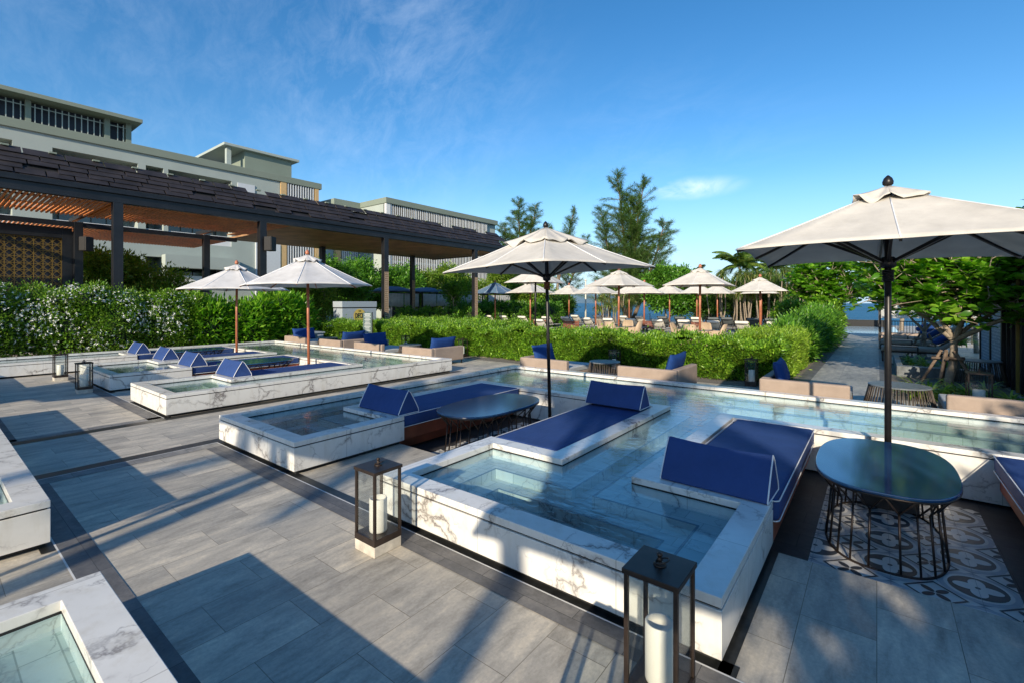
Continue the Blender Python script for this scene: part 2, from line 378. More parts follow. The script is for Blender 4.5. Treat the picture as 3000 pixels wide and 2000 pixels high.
cl = wmath('MAXIMUM', wmath('MAXIMUM', cl, puff), low)
hsv = wn('ShaderNodeHueSaturation'); ll.new(sky.outputs[0], hsv.inputs['Color']); hsv.inputs['Saturation'].default_value = 1.30; hsv.inputs['Hue'].default_value = .500; hsv.inputs['Value'].default_value = .73
mxw = wn('ShaderNodeMix', data_type='RGBA'); ll.new(cl, mxw.inputs[0]); sz = wn('ShaderNodeSeparateXYZ'); ll.new(tc.outputs['Generated'], sz.inputs[0]); hz_ = wn('ShaderNodeMapRange'); ll.new(sz.outputs[2], hz_.inputs[0]); hz_.inputs[1].default_value = -.02; hz_.inputs[2].default_value = .26; hz_.inputs[3].default_value = .85; hz_.inputs[4].default_value = 0; hz_.interpolation_type = 'SMOOTHSTEP'; hm_ = wn('ShaderNodeMix', data_type='RGBA'); ll.new(hz_.outputs[0], hm_.inputs[0]); ll.new(hsv.outputs[0], hm_.inputs[6]); hm_.inputs[7].default_value = (2.0, 3.1, 4.35, 1); ll.new(hm_.outputs[2], mxw.inputs[6]); mxw.inputs[7].default_value = (5.0, 5.5, 6.2, 1)
ll.new(mxw.outputs[2], bg.inputs[0]); bg.inputs[1].default_value = .15

sl = bpy.data.lights.new('sun', 'SUN'); sl.energy = 3.7; sl.angle = R(.53); sl.color = (1, .865, .67)
so = bpy.data.objects.new('sun', sl); COL.objects.link(so); so.rotation_euler = sun_vec.to_track_quat('Z', 'Y').to_euler()
cam = bpy.data.cameras.new('camera'); co = bpy.data.objects.new('camera', cam); COL.objects.link(co); scene.camera = co
co.location = (0, 0, 2.1); co.rotation_euler = (PI / 2, 0, R(37.96)); cam.lens = 1370 / 3000 * 36; cam.sensor_width = 36; cam.shift_y = -113 / 3000; cam.clip_end = 6000; cam.clip_start = .05
vs = scene.view_settings; vs.view_transform = 'Standard'; vs.look = 'None'; vs.exposure = .78; vs.gamma = 1
scene.render.engine = 'CYCLES'
scene.cycles.max_bounces = 8; scene.cycles.transparent_max_bounces = 16; scene.cycles.caustics_reflective = False; scene.cycles.caustics_refractive = False


# ================================================================== SETTING: pools, paving
W = .21; CX = -2.285                       # coping width, axis of symmetry of the near pool
ZC = .41; ZW = .335; PIT = -.18
def mirr(rs, c): return [(2 * c - b, 2 * c - a, d, e) for a, b, d, e in rs]
def flipy(rs, c): return [(a, b, 2 * c - e, 2 * c - d) for a, b, d, e in rs]
half = [(-7.84, -7.63, 2.85, 10.15), (-7.84, -5.58, 2.85, 3.06), (-5.79, -5.58, 2.85, 4.53), (-6.86, -5.58, 4.32, 4.53), (-6.86, -6.65, 4.32, 7.68),
        (-6.86, -2.68, 7.47, 7.68), (-3.87, -3.66, 2.85, 4.53), (-3.87, CX, 2.85, 3.06), (-3.87, -2.68, 4.32, 4.53), (-2.89, -2.68, 4.32, 7.68), (-7.84, CX, 9.94, 10.15)]
half_in = [(-7.63, -5.79, 3.06, 4.32), (-7.63, -6.86, 4.32, 7.68), (-7.63, CX, 7.68, 9.94), (-3.66, CX, 3.06, 4.32), (-2.68, CX, 4.32, 7.68)]
G1 = half + mirr(half, CX); G1i = half_in + mirr(half_in, CX)
pitsA = [(-6.65, -2.89, 4.49, 7.5)]; pits1 = pitsA + mirr(pitsA, CX)
MX = -9.045
def m2(rs): return mirr(rs, MX)
G2 = m2(G1); G2i = m2(G1i); pits2 = m2(pits1)
# the outermost prong of the far pool runs on towards the near side
west = [(-21.37, -21.16, -2.0, 2.9), (-19.32, -19.11, -2.0, 2.9)]
G2 = [r for r in G2 if not (r[1] - r[0] > 1.5 and r[1] < -19 and r[3] < 3.1)] + west
G2i = G2i + [(-21.16, -19.32, -2.0, 3.1)]
# pools on the near side of the walk
G3b = flipy([(-3.87, -3.66, 2.85, 4.53), (-3.87, -.70, 2.85, 3.06), (-.91, -.70, 2.85, 4.53), (-3.87, -2.68, 4.32, 4.53), (-2.89, -2.68, 4.32, 6.0), (-1.86, -.70, 4.32, 4.53), (-1.86, -1.65, 4.32, 6.0), (-2.89, -1.65, 5.79, 6.0)], 1.79)
G3bi = flipy([(-3.66, -.91, 3.06, 4.32), (-2.68, -1.86, 4.32, 5.79)], 1.79)
G3a = [(-12.42, -5.60, .52, .73), (-5.81, -5.60, -.95, .73), (-12.42, -12.21, -.95, .73), (-12.42, -5.60, -.95, -.74)]
G3ai = [(-12.21, -5.81, -.74, .52)]
G3c = [(-20.5, -14.3, .52, .73), (-14.51, -14.3, -.95, .73), (-20.5, -20.29, -.95, .73), (-20.5, -14.3, -.95, -.74)]
G3ci = [(-20.29, -14.51, -.74, .52)]

M['stepshade'] = plain('step_shade_line', (.20, .24, .25), .5)  # dark strips painting edge shading onto the pool steps
def pool(label, cop, inner, deep=True):
    t = thing('marble_pool', label, 'pool', (0, 0, 0))
    xs, ys = brk(cop); I = inr(cop)
    grid(I, xs, ys, .349, ZC).build('coping', M['marble'], t, weld=True, bevel=.004)
    grid(I, xs, ys, .05, .334).build('wall_cladding', M['marble'], t, weld=True, bevel=.003)
    allr = cop + inner; IA = inr(allr)
    # dark recess: core behind the shadow gap and the set-back foot, carried down beside the sunken seats
    xs2, ys2 = brk(cop, (0, .018, .05))
    core = lambda x, y: all(IA(x + a, y + b) for a in (-.018, .018) for b in (-.018, .018)) and I(x, y)
    grid(core, xs2, ys2, .334, .349).build('shadow_gap', M['black'], t)
    foot = lambda x, y: not (4.53 < y < 7.68 and deep) and all(IA(x + a, y + b) for a in (-.05, .05) for b in (-.05, .05)) and I(x, y)
    grid(foot, xs2, ys2, .006 if not deep else PIT, .05).build('foot', M['black'], t)
    if deep:
        lowr = [r for r in cop if 4.3 < (r[2] + r[3]) / 2 < 7.7 and r[3] > 4.6 and r[1] - r[0] < 9 and (r[3] - r[2] < 3.6)]
        if lowr: xl, yl = brk(lowr + [(-99, 99, 4.53, 7.68)]); IL = inr(lowr); grid(lambda x, y: IL(x, y) and 4.53 < y < 7.68, xl, yl, PIT + .03, .0495).build('lower_wall', M['marble'], t, weld=True)
    # floor and steps under water
    xi, yi = brk(inner, (0, .28, .50)); II = inr(inner)
    IW = lambda x, y: II(x, y)
    ero = lambda d: (lambda x, y: II(x, y) and all(II(x + a, y + b) for a in (-d, 0, d) for b in (-d, 0, d)))
    e1, e2 = ero(.28), ero(.50)
    mb = grid(lambda x, y: IW(x, y) and not e1(x, y), xi, yi, .02, .235)
    grid(lambda x, y: e1(x, y) and not e2(x, y), xi, yi, .02, .13, mb)
    grid(lambda x, y: e2(x, y), xi, yi, .004, .02, mb)
    mb.build('basin_floor', M['marble_tile'], t)
    nz = MB(); xn, yn = brk(inner, (0, .262, .28, .482, .50)); f1, f2 = ero(.262), ero(.482)
    grid(lambda x, y: f1(x, y) and not e1(x, y), xn, yn, .2352, .239, nz).build('step_shade_line', M['stepshade'], t); nz = MB(); grid(lambda x, y: f2(x, y) and not e2(x, y), xn, yn, .1302, .134, nz); (nz.build('step_shade_line', M['stepshade'], t) if nz.v else None)
    xi, yi = brk(inner); o = grid(II, xi, yi, ZW, ZW, bottom=False).build('water', M['water'], None, weld=True); tag(o, kind='structure')
    return t
pool('white veined marble pool with three basins, running behind both near sunken seats', G1, G1i)
pool('white marble pool at the left with brown poled parasols in its seats', G2, G2i)
pool('low marble basin at the bottom left corner, cut by the picture edge', G3b, G3bi)
pool('marble basin entering at the left edge, its corner over the dark paving band', G3a, G3ai, False)
# (the shadow beyond the lanterns at the far left comes from a matching basin)
pool('marble basin outside the left edge of the walk', G3c, G3ci, False)

# paving: one slab with holes at the sunken seats and basins
holes = pits1 + pits2 + flipy(pits1, 1.79)
holes += [(-7.7, 3.1, 7.5, 10.05)] + m2([(-7.7, 3.1, 7.5, 10.05)])
def nothole(x, y): return not any(a < x < b and c < y < d for a, b, c, d in holes)
xs, ys = brk(holes); xs += [-70, 60]; ys += [-40, 55]
tag(grid(nothole, xs, ys, -.3, 0).build('paving', M['paving']), kind='structure')
M['darkstone'] = paving_mat('dark_stone', (.06, .06, .065), .6, .3, rot=0, mort=(.03, .03, .03), streak=False); pf = MB()
for a, b, c, d in pits1 + pits2 + flipy(pits1, 1.79): pf.box(a - .3, b + .3, c - .3, d + .3, -.29, PIT)
tag(pf.build('sunken_floor', M['darkstone']), kind='structure')
z1, z2, z3 = .004, .008, .012
def sheet(name, rects, z, mat):
    m = MB()
    for a, b, c, d in rects: m.flat([(a, c), (b, c), (b, d), (a, d)], z)
    return tag(m.build(name, M[mat]), kind='structure')
sheet('paving_band', [(-7.62, 6, 2.60, 2.815), (-7.62, 6, .765, .98), (-21, -10.29, 2.60, 2.815), (-21, -10.29, .765, .98)], z1, 'band')
sheet('paving_band', [(-7.84, -7.62, .765, 2.815), (-10.47, -10.26, .765, 2.815)], z1, 'bandlight')
sheet('joint_line', [(-7.85, 6, 2.815, 2.828), (-7.85, 6, .752, .765), (-21, -10.24, 2.815, 2.828), (-7.853, -7.84, .765, 2.815)], z1, 'joint')
sheet('drain_channel', [(-7.84, -.62, 2.828, 2.93), (-12.5, -10.24, 2.828, 2.93), (-17.5, -14.1, 2.828, 2.93), (-8.07, -7.855, -3, 10.4), (-10.255, -10.04, -3, 10.4), (-.72, -.65, 2.828, 4.49), (-12.5, -5.5, .66, .752), (-3.95, -.6, .66, .752)], z1, 'drain')
sheet('sea_path', [(-1.42, .06, 11.6, 39.6)], z2, 'path')
sheet('path_edge', [(-1.74, -1.42, 10.9, 39.6), (.06, .28, 10.9, 39.6)], z2, 'band')
tag(sheet('gravel_bed', [(-30, -1.74, 12.9, 13.6), (-2.1, -1.74, 13.6, 21), (.28, 2.5, 13.2, 21)], z1, 'gravel'), kind='structure')

# encaustic tile floors
def tiles(x0, x1, y0, y1, ox, oy):
    S = .545; mb = MB(); z = PIT + .004
    def clip(poly):
        for ax, lim, sgn in ((0, x0, 1), (0, x1, -1), (1, y0, 1), (1, y1, -1)):
            out = []
            for i in range(len(poly)):
                p, q = poly[i], poly[(i + 1) % len(poly)]; a = (p[ax] - lim) * sgn; b = (q[ax] - lim) * sgn
                if a >= 0: out.append(p)
                if (a > 0) != (b > 0) and a != b:
                    t_ = a / (a - b); out.append((p[0] + (q[0] - p[0]) * t_, p[1] + (q[1] - p[1]) * t_))
            poly = out
            if len(poly) < 3: return None
        return poly
    def P(poly, zz, m):
        c = clip(poly)
        if c: mb.m = m; mb.flat(c, zz)
    def circ(cx, cy, rx, ry=None, a0=0, n=26):
        ry = ry or rx; ca, sa = math.cos(a0), math.sin(a0)
        return [(cx + rx * math.cos(t) * ca - ry * math.sin(t) * sa, cy + rx * math.cos(t) * sa + ry * math.sin(t) * ca) for t in (2 * PI * k / n for k in range(n))]
    P([(x0, y0), (x1, y0), (x1, y1), (x0, y1)], z, 0)
    for i in range(-8, 9):
        for j in range(-8, 9):
            cx, cy = ox + i * S, oy + j * S
            if not (x0 - S < cx < x1 + S and y0 - S < cy < y1 + S): continue
            h = S / 2
            for sx, sy in ((1, 0), (-1, 0), (0, 1), (0, -1)):       # grey spandrels between medallions
                P([(cx + sx * .19 - sy * .13, cy + sy * .19 - sx * .13), (cx + sx * h, cy + sy * h), (cx + sx * .19 + sy * .13, cy + sy * .19 + sx * .13)][::1 if sx + sy > 0 else 1], z + .001, 2)
            P(circ(cx, cy, .245), z + .002, 3); P(circ(cx, cy, .205), z + .003, 0); P(circ(cx, cy, .180), z + .004, 1)
            for k in range(4):
                a = k * PI / 2
                P(circ(cx + .072 * math.cos(a), cy + .072 * math.sin(a), .078, .052, a), z + .005 + .0003 * k, 0)
            P(circ(cx, cy, .018), z + .0067, 1)
            for k in range(4):                                       # coffee-bean leaves at the corners, in a dark lozenge
                a = PI / 4 + k * PI / 2; kx, ky = cx + h, cy + h
                P(circ(kx + .062 * math.cos(a), ky + .062 * math.sin(a), .052, .026, a + PI / 2 * 0), z + .002, 1)
                d1, d2 = .196, .172; b = k * PI / 2
                p, q = (math.cos(b), math.sin(b)), (math.cos(b + PI / 2), math.sin(b + PI / 2))
                P([(kx + p[0] * d1, ky + p[1] * d1), (kx + q[0] * d1, ky + q[1] * d1), (kx + q[0] * d2, ky + q[1] * d2), (kx + p[0] * d2, ky + p[1] * d2)], z + .0025, 1)
            P([(cx - .0015, cy - h), (cx + .0015, cy - h), (cx + .0015, cy + h), (cx - .0015, cy + h)], z + .0072, 2)
    o = mb.build('patterned_tiles', [M['t_white'], M['t_dark'], M['t_grey'], M['t_pale']]); return tag(o, kind='structure')
M['t_white'] = plain('tile_white', (.62, .60, .55), .5, var=.1); M['t_dark'] = plain('tile_dark', (.035, .038, .045), .5, var=.3)
M['t_grey'] = plain('tile_grey', (.20, .22, .245), .5); M['t_pale'] = plain('tile_pale_grey', (.40, .41, .42), .5)
tiles(-.48, .88, 4.52, 7.18, .09, 5.22)
tiles(-5.36, -4.08, 4.52, 7.18, -4.72, 5.22)

# soil, sea, terrace edge, hill
tag(MB().box(-200, 200, -200, 57, -6, -.31).build('ground', M['gravel']), kind='structure')
t = NT('sea'); c = t.co(); hgt = t.math('ADD', t.noise(t.co((.35, 1, 1), rot=(0, 0, .5)), .9, 6, .6, .5), t.math('MULTIPLY', t.noise(c, 3.5, 4, .6), .4))
t.bump(hgt, .55, .5); colr = t.ramp(t.noise(t.co((.3, 1, 1), rot=(0, 0, .5)), .05, 5, .6), [(.35, (.008, .075, .15)), (.7, (.015, .15, .26))]); t.done(colr, .42, spec=.12)
M['sea'] = t.m
tag(MB().flat([(-4000, 57), (4000, 57), (4000, 5000), (-4000, 5000)], -4).build('sea', M['sea']), kind='structure')
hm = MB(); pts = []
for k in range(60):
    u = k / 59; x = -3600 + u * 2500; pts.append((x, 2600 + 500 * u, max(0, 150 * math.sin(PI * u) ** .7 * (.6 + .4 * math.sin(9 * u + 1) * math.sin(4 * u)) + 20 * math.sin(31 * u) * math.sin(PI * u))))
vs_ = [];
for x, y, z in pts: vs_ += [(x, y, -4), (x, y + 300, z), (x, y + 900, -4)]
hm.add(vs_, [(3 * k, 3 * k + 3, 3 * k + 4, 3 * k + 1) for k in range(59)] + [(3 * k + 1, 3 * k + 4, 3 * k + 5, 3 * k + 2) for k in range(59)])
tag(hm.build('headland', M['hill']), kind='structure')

# ------------------------------------------------------------------ day beds, pillows, tables
def daybed(x0, x1, y0, y1, label, openside, z=PIT):
    t = thing('sunken_daybed', label, 'daybed', ((x0 + x1) / 2, (y0 + y1) / 2, z), group='daybeds in the sunken seats')
    w, l = (x1 - x0) / 2, (y1 - y0) / 2; s = openside
    b = MB(); xa, xb = (-w, w - .05) if s > 0 else (-w + .05, w)
    b.box(xa, xb, -l, l, .20 , .395); b.box(xa + (.09 if s < 0 else 0), xb - (.09 if s > 0 else 0), -l + .01, l - .01, .05, .20)
    b.build('timber_base', M['woodred'], t, bevel=.004)
    f = MB(); f.box(xa + (.16 if s < 0 else 0), xb - (.16 if s > 0 else 0), -l + .04, l - .04, .0, .05); f.build('foot', M['black'], t)
    m = MB(); m.box(-w, w, -l, l, .397, .592 if s > 0 else .584); mo = m.build('mattress', M['blue'], t, bevel=.05, seg=5)
    for zz in ((.582 if s > 0 else .574), .410):
        e = .008
        p = MB(); rr = .03; loop = []
        for cx, cy, a in ((w - rr, l - rr, 0), (-w + rr, l - rr, 90), (-w + rr, -l + rr, 180), (w - rr, -l + rr, 270)):
            for k in range(4): aa = R(a + 30 * k); loop.append((cx + rr * math.cos(aa) * 1.0, cy + rr * math.sin(aa) * 1.0, zz + .003 * math.sin(cy * 9 + k)))
        p.tube(loop, .006, 6, closed=True).build('piping', M['pipe'], mo)
    return t
def wedge(x, y, z, wd, label, rz=0.0, dep=.42, ht=.37):
    t = thing('wedge_pillow', label, 'pillow', (x, y, z), rz, 'blue wedge pillows on the daybeds')
    n = 9; prof = []
    corners = [(-dep / 2, 0), (dep / 2, 0), (0, ht)]
    for i in range(3):
        p, q = corners[i], corners[(i + 1) % 3]; nx, ny = (q[1] - p[1]), -(q[0] - p[0]); L = math.hypot(nx, ny)
        for k in range(n):
            u = .04 + .92 * k / (n - 1); bulge = (.008 if i else .0) * math.sin(PI * u)
            prof.append((p[0] + (q[0] - p[0]) * u + nx / L * bulge, p[1] + (q[1] - p[1]) * u + ny / L * bulge))
    vs = []; fs = []; N = len(prof); Xs = [-wd / 2, -wd / 2 + .02] + [-wd / 2 + wd * k / 8 for k in range(1, 8)] + [wd / 2 - .02, wd / 2]
    for i, xx in enumerate(Xs):
        u = abs(xx) / (wd / 2); sc = .985 if i in (0, len(Xs) - 1) else 1.0; sag = -.02 * (1 - u ** 2)
        for py, pz in prof: vs.append((xx, py * sc, max(0, pz * sc + sag * (pz / ht))))
    for i in range(len(Xs) - 1):
        for k in range(N): l = (k + 1) % N; fs.append((i * N + k, i * N + l, (i + 1) * N + l, (i + 1) * N + k))
    fs.append(tuple(range(N))[::-1]); fs.append(tuple((len(Xs) - 1) * N + k for k in range(N)))
    mb = MB().add(vs, fs, False); o = mb.build('cushion', M['blue'], t, bevel=.006)
    for p_ in o.data.polygons: p_.use_smooth = len(p_.vertices) == 4
    for xx in (-wd / 2, wd / 2):
        MB().tube([(xx * 1.002, py, max(.004, pz) + random.uniform(-.0015, .0015)) for py, pz in prof[::2]], .0065, 6, closed=True).build('piping', M['pipe'], t)
    return t
beds = [(-6.64, -5.62, 'blue mattress daybed left of the near left table, joined to the middle left basin', 1),
        (-3.84, -2.90, 'flat blue mattress daybed beside the central water channel, right of the near left table', -1),
        (-1.63, -.66, 'blue mattress daybed between the central channel and the near right table', 1),
        (1.03, 2.07, 'blue mattress daybed cut by the right edge of the picture', -1)]
for a, b, l, s in beds: daybed(a, b, 4.55, 7.45, l, s)
mb_ = {0: 'far pool daybed right of the fourth table pole, behind the front marble prong', 1: 'far pool daybed left of the right brown pole with red timber side', 2: 'far pool daybed just right of the left brown pole', 3: 'farthest left blue daybed beside the flowering shrub'}
for i, (a, b, l, s) in enumerate(beds): daybed(2 * MX - b, 2 * MX - a, 4.55, 7.45, mb_[i], -s)
wedge(-6.13, 4.66, .415, 1.0, 'blue wedge pillow with white piping on the daybed of the middle left basin')
wedge(-3.37, 7.13, .435, .95, 'blue wedge pillow at the far end of the flat mattress by the channel', 0)
wedge(-1.17, 4.62, .415, .92, 'largest dark blue wedge pillow, on the marble ledge left of the right table', R(-2), .46, .38)
wedge(2 * MX + 6.13, 4.66, .415, 1.0, 'rightmost of the four wedge pillows along the far pool', 0)
wedge(2 * MX + 3.37, 4.70, .415, .95, 'second from right of the four wedge pillows along the far pool')
wedge(2 * MX + 1.17, 4.70, .415, .92, 'second from left of the four wedge pillows along the far pool')
wedge(2 * MX - 1.55, 4.70, .415, 1.0, 'leftmost of the four wedge pillows along the far pool')

def superel(a, b, n=48, e=2.7, z=0, s=1.0, ph=0):
    out = []
    for k in range(n):
        t_ = 2 * PI * (k + ph) / n; c_, s_ = math.cos(t_), math.sin(t_)
        out.append((a * s * math.copysign(abs(c_) ** (2 / e), c_), b * s * math.copysign(abs(s_) ** (2 / e), s_), z))
    return out
def oval_table(x, y, label, z=PIT, a=.545, b=.93, ht=.71):
    t = thing('oval_table', label, 'table', (x, y, z), group='oval wire leg tables')
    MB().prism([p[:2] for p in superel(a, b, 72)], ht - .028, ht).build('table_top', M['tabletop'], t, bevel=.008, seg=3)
    f = MB(); f.tube(superel(a * .985, b * .985, 72, z=ht - .038), .011, 8, closed=True); f.build('rim_ring', M['bronze'], t)
    f = MB(); f.tube(superel(a * .84, b * .88, 72, z=.012), .011, 8, closed=True); f.build('floor_ring', M['bronze'], t)
    n = 22; kn = superel(a * .76, b * .83, n, z=ht * .70); bt = superel(a * .84, b * .88, n, z=.012)
    tp = superel(a * .97, b * .975, n * 2, z=ht - .04, ph=0)
    for k in range(n):
        l = MB(); K = kn[k]; l.tube([bt[k], K], .0095, 6)
        l.tube([K, tp[(2 * k - 1) % (2 * n)]], .008, 6); l.tube([K, tp[(2 * k + 1) % (2 * n)]], .008, 6); l.build('forked_leg', M['bronze'], t)
    return t
oval_table(.05, 5.87, 'oval black table with a sky reflecting, blue tinted top, at the right before a parasol pole')
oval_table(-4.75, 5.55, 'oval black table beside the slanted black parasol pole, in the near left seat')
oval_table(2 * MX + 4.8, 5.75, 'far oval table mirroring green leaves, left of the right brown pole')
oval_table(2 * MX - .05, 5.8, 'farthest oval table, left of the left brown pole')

# ------------------------------------------------------------------ parasols
def parasol(label, loc, s, zr, rise, pole_r, mats, shape='sq', rz=0.0, tilt=(0, 0), hub=.06, group=None, cap=.27, ribs=True, pole_h=None, scallop=.03, rope=False, ball=True):
    cloth, pm, sm = mats
    t = thing('parasol', label, 'parasol', loc, 0, group or 'parasols')
    t.rotation_euler = (tilt[0], tilt[1], rz)
    ang = [2 * PI * k / 8 + PI / 4 for k in range(8)]
    Rk = [s * (math.sqrt(2) if k % 2 == 0 else 1.005) if shape == 'sq' else s for k in range(8)]
    rim = [(Rk[k] * math.cos(ang[k]), Rk[k] * math.sin(ang[k]), zr + (.0 if shape != 'sq' or k % 2 == 0 else .02)) for k in range(8)]
    ap = zr + rise
    def pt(k, u, tt, lift=0.0, sc=0.0):
        A, B = rim[k], rim[(k + 1) % 8]; q = 4 * u * (1 - u)
        x = (A[0] + (B[0] - A[0]) * u) * tt * (1 - scallop * q * tt); y = (A[1] + (B[1] - A[1]) * u) * tt * (1 - scallop * q * tt)
        zz = zr + (A[2] + (B[2] - A[2]) * u - zr) * tt + rise * (1 - tt) ** 1.05 - .035 * s * q * tt * (1 - tt) * 2 + (.012 * s * q * tt ** 3 if sc == 0 else 0)
        return (x, y, zz + lift + sc)
    def surf(t0, t1, nt_, nu, lift, wav):
        vs, fs = [], []
        for k in range(8):
            b0 = len(vs)
            for i in range(nt_ + 1):
                for j in range(nu + 1):
                    tt = t0 + (t1 - t0) * i / nt_; u = j / nu; f = (tt - t0) / (t1 - t0)
                    vs.append(pt(k, u, tt, lift * (1 if wav else 1), wav * f * f * (math.sin(PI * (k * 2 + u * 2) + 1.1) * (.7 + .4 * math.sin(5 * k)) + .5 * math.sin(PI * u * 3 + k * 1.7)) if wav else 0))
            for i in range(nt_):
                for j in range(nu):
                    a = b0 + i * (nu + 1) + j; fs.append((a, a + 1, a + nu + 2, a + nu + 1))
        return MB().add(vs, fs, True)
    surf(.14, 1, 9, 6, 0, 0).build('canopy', cloth, t, weld=True, solid=.006)
    sm_ = MB()
    for k in range(8): sm_.tube([pt(k, 0, tt, .006) for tt in np.linspace(.2, .99, 7)], .0065 * s / 1.3, 5)
    sm_.build('seams', M['pipe'], t)
    surf(.012, cap, 4, 6, .035 * s, .03 * s).build('vent_cap', cloth, t, weld=True, solid=.006)
    pb = MB(); pb.tube([(0, 0, 0), (0, 0, ap - .02)], pole_r, 12); pb.build('pole', pm, t)
    fb = MB(); fr = pole_r * 1.2
    fb.lathe([(fr * .8, 0), (fr * 1.25, fr * .4), (fr * 1.35, fr * 1.2), (fr * 1.0, fr * 2.2), (fr * .35, fr * 2.9), (.002, fr * 3.1)], 12, (0, 0, ap + .03 * s)); fb.build('finial', sm if ball else pm, t)
    hz = zr - hub
    if ribs:
        MB().lathe([(pole_r * 1.5, -.07), (pole_r * 2.3, -.05), (pole_r * 2.4, .03), (pole_r * 1.7, .06)], 12, (0, 0, hz)).build('hub', sm, t)
        for k in range(8):
            e = Vector(pt(k, 0, .985, -.022)); i_ = Vector(pt(k, 0, .05, -.03)); m_ = Vector(pt(k, 0, .56, -.03)); d = Vector((math.cos(ang[k]), math.sin(ang[k]), 0))
            MB().bar(i_, m_, .022, .03).bar(m_, e, .022, .03).build('rib', sm, t)
            MB().bar(Vector((0, 0, hz)) + d * pole_r * 1.6, Vector(pt(k, 0, .52, -.045)), .026, .034).build('strut', sm, t)
    if rope:
        rb = MB()
        for k in range(6): rb.tube([(pole_r * 1.5 * math.cos(a), pole_r * 1.5 * math.sin(a), hz - .10 - .022 * k + .006 * math.sin(2 * a + k)) for a in (2 * PI * j / 16 for j in range(16))], .010, 6, closed=True)
        rb.build('rope', rope, t)
    return t
parasol('large beige square parasol on a leaning black pole, centre left', (-4.63, 7.05, PIT), 1.36, 2.86, .73, .031, (M['beige'], M['metal'], M['metal']), 'sq', R(-12.7), (R(0.9), R(-.9)), .12, cap=.40, rope=M['rope'])
ub = parasol('largest beige parasol at the right, black pole rising behind the oval table', (.10, 6.85, PIT), 1.37, 2.84, .73, .033, (M['beige'], M['metal'], M['metal']), 'sq', R(3), (0, 0), .10, cap=.24, rope=M['metal'])
parasol('white round parasol, larger and right one of the brown poled pair over the far pool', (-13.22, 7.20, PIT), 1.83, 2.76, .88, .04, (M['white'], M['polewood'], M['polewood']), 'oct', R(8), (R(.4), R(-.5)), -.16, cap=.22)
parasol('white round parasol, smaller and left one of the brown poled pair over the far pool', (-18.10, 7.15, PIT), 1.80, 2.72, .88, .04, (M['white'], M['polewood'], M['polewood']), 'oct', R(-10), (0, 0), -.16, cap=.22)
MB().box(-.25, .25, -.25, .25, 0, .26).build('base_block', M['darkstone'], ub, bevel=.02)
# parasols of the opposite seats, beside and behind the camera, that shade the marble
parasol('beige square parasol in the seat beside the photographer, right', (.45, -1.9, PIT), 1.36, 2.86, .73, .031, (M['beige'], M['metal'], M['metal']), 'sq', R(5), (0, 0), .12)
parasol('beige square parasol in the opposite seat, left of the photographer', (-4.66, -1.85, PIT), 1.36, 2.86, .73, .031, (M['beige'], M['metal'], M['metal']), 'sq', R(-4), (0, 0), .12)
parasol('beige square parasol of the farther opposite seat', (4.95, -3.2, PIT), 1.36, 2.86, .73, .031, (M['beige'], M['metal'], M['metal']), 'sq', R(0), (0, 0), .12)
parasol('white round parasol of the opposite left seats', (-13.4, -3.4, PIT), 1.93, 2.76, .88, .04, (M['white'], M['polewood'], M['polewood']), 'oct')

# ------------------------------------------------------------------ lanterns
def lantern(x, y, label, cl, ht=.70, pl=True, s=.28, dark=None, cr=.075):
    """x, y = corner of the foot nearest the walk's left end"""
    t = thing('lantern', label, 'lantern', (x + s / 2, y + s / 2, .0), group='glass candle lanterns'); h = s / 2
    z0 = .09 if pl else .0
    MB().box(-h + .002, h - .002, -h + .002, h - .002, 0, z0 if pl else .06).build('stone_foot' if pl else 'dark_foot', M['plinth'] if pl else M['bronze'], t, bevel=.006)
    if not pl: z0 = .06
    f = MB(); f.box(-h, h, -h, h, z0, z0 + .055); pw = .022
    f.build('base_tray', M['bronze'], t, bevel=.003)
    for sx in (-1, 1):
        for sy in (-1, 1):
            cx, cy = sx * (h - pw / 2 - .002), sy * (h - pw / 2 - .002)
            MB().box(cx - pw / 2, cx + pw / 2, cy - pw / 2, cy + pw / 2, z0 + .055, ht - .022).build('post', M['bronze'], t, bevel=.002)
    MB().box(-h - .006, h + .006, -h - .006, h + .006, ht - .022, ht + .006).build('lid', M['bronze'], t, bevel=.003)
    for k in range(4):
        g = h - .012; a, b = (-h + pw, h - pw); m = MB()
        if k < 2: yy = g if k else -g; m.box(a, b, yy - .002, yy + .002, z0 + .056, ht - .024)
        else: xx = g if k == 3 else -g; m.box(xx - .002, xx + .002, a, b, z0 + .056, ht - .024)
        m.build('glass_pane', M['glass'], t)
    kn = MB(); kn.lathe([(.034, 0), (.032, .006), (.014, .010), (.010, .022), (.016, .028), (.010, .036), (.010, .044), (.015, .050), (.015, .060), (.004, .066)], 14, (0, 0, ht + .006)); ko = kn.build('knob', M['bronze'], t)
    MB().tube([(.036 * math.cos(a) + .012, .036 * math.sin(a), ht + .030 + .014 * math.cos(a)) for a in (2 * PI * k / 20 for k in range(20))], .0042, 6, closed=True).build('ring_handle', M['bronze'], t)
    c = MB(); hh = .23 * (ht - z0 - .06) / .56 * 1.25
    c.lathe([(cr * .96, 0), (cr, .012), (cr, hh - .006), (cr - .004, hh), (cr - .012, hh), (cr - .02, hh - .03), (.004, hh - .04)], 24)
    co_ = c.build('candle', M['wax'], None); co_.location = (x + s / 2, y + s / 2, z0 + .0555); tag(co_, cl, 'candle', 'thick white candles')
    return t
lantern(-1.03, 2.25, 'biggest lantern, at the bottom edge before the near basin corner', 'wide white candle in the biggest lantern at the bottom edge', .735)
lantern(-3.53, 2.33, 'tall bronze lantern on a stone foot at the near basin left corner', 'white candle in the lantern at the near basin left corner')
lantern(-14.84, 2.34, 'bronze lantern at the far middle basin corner, right one of a pair', 'pale candle in the right lantern of the left pair')
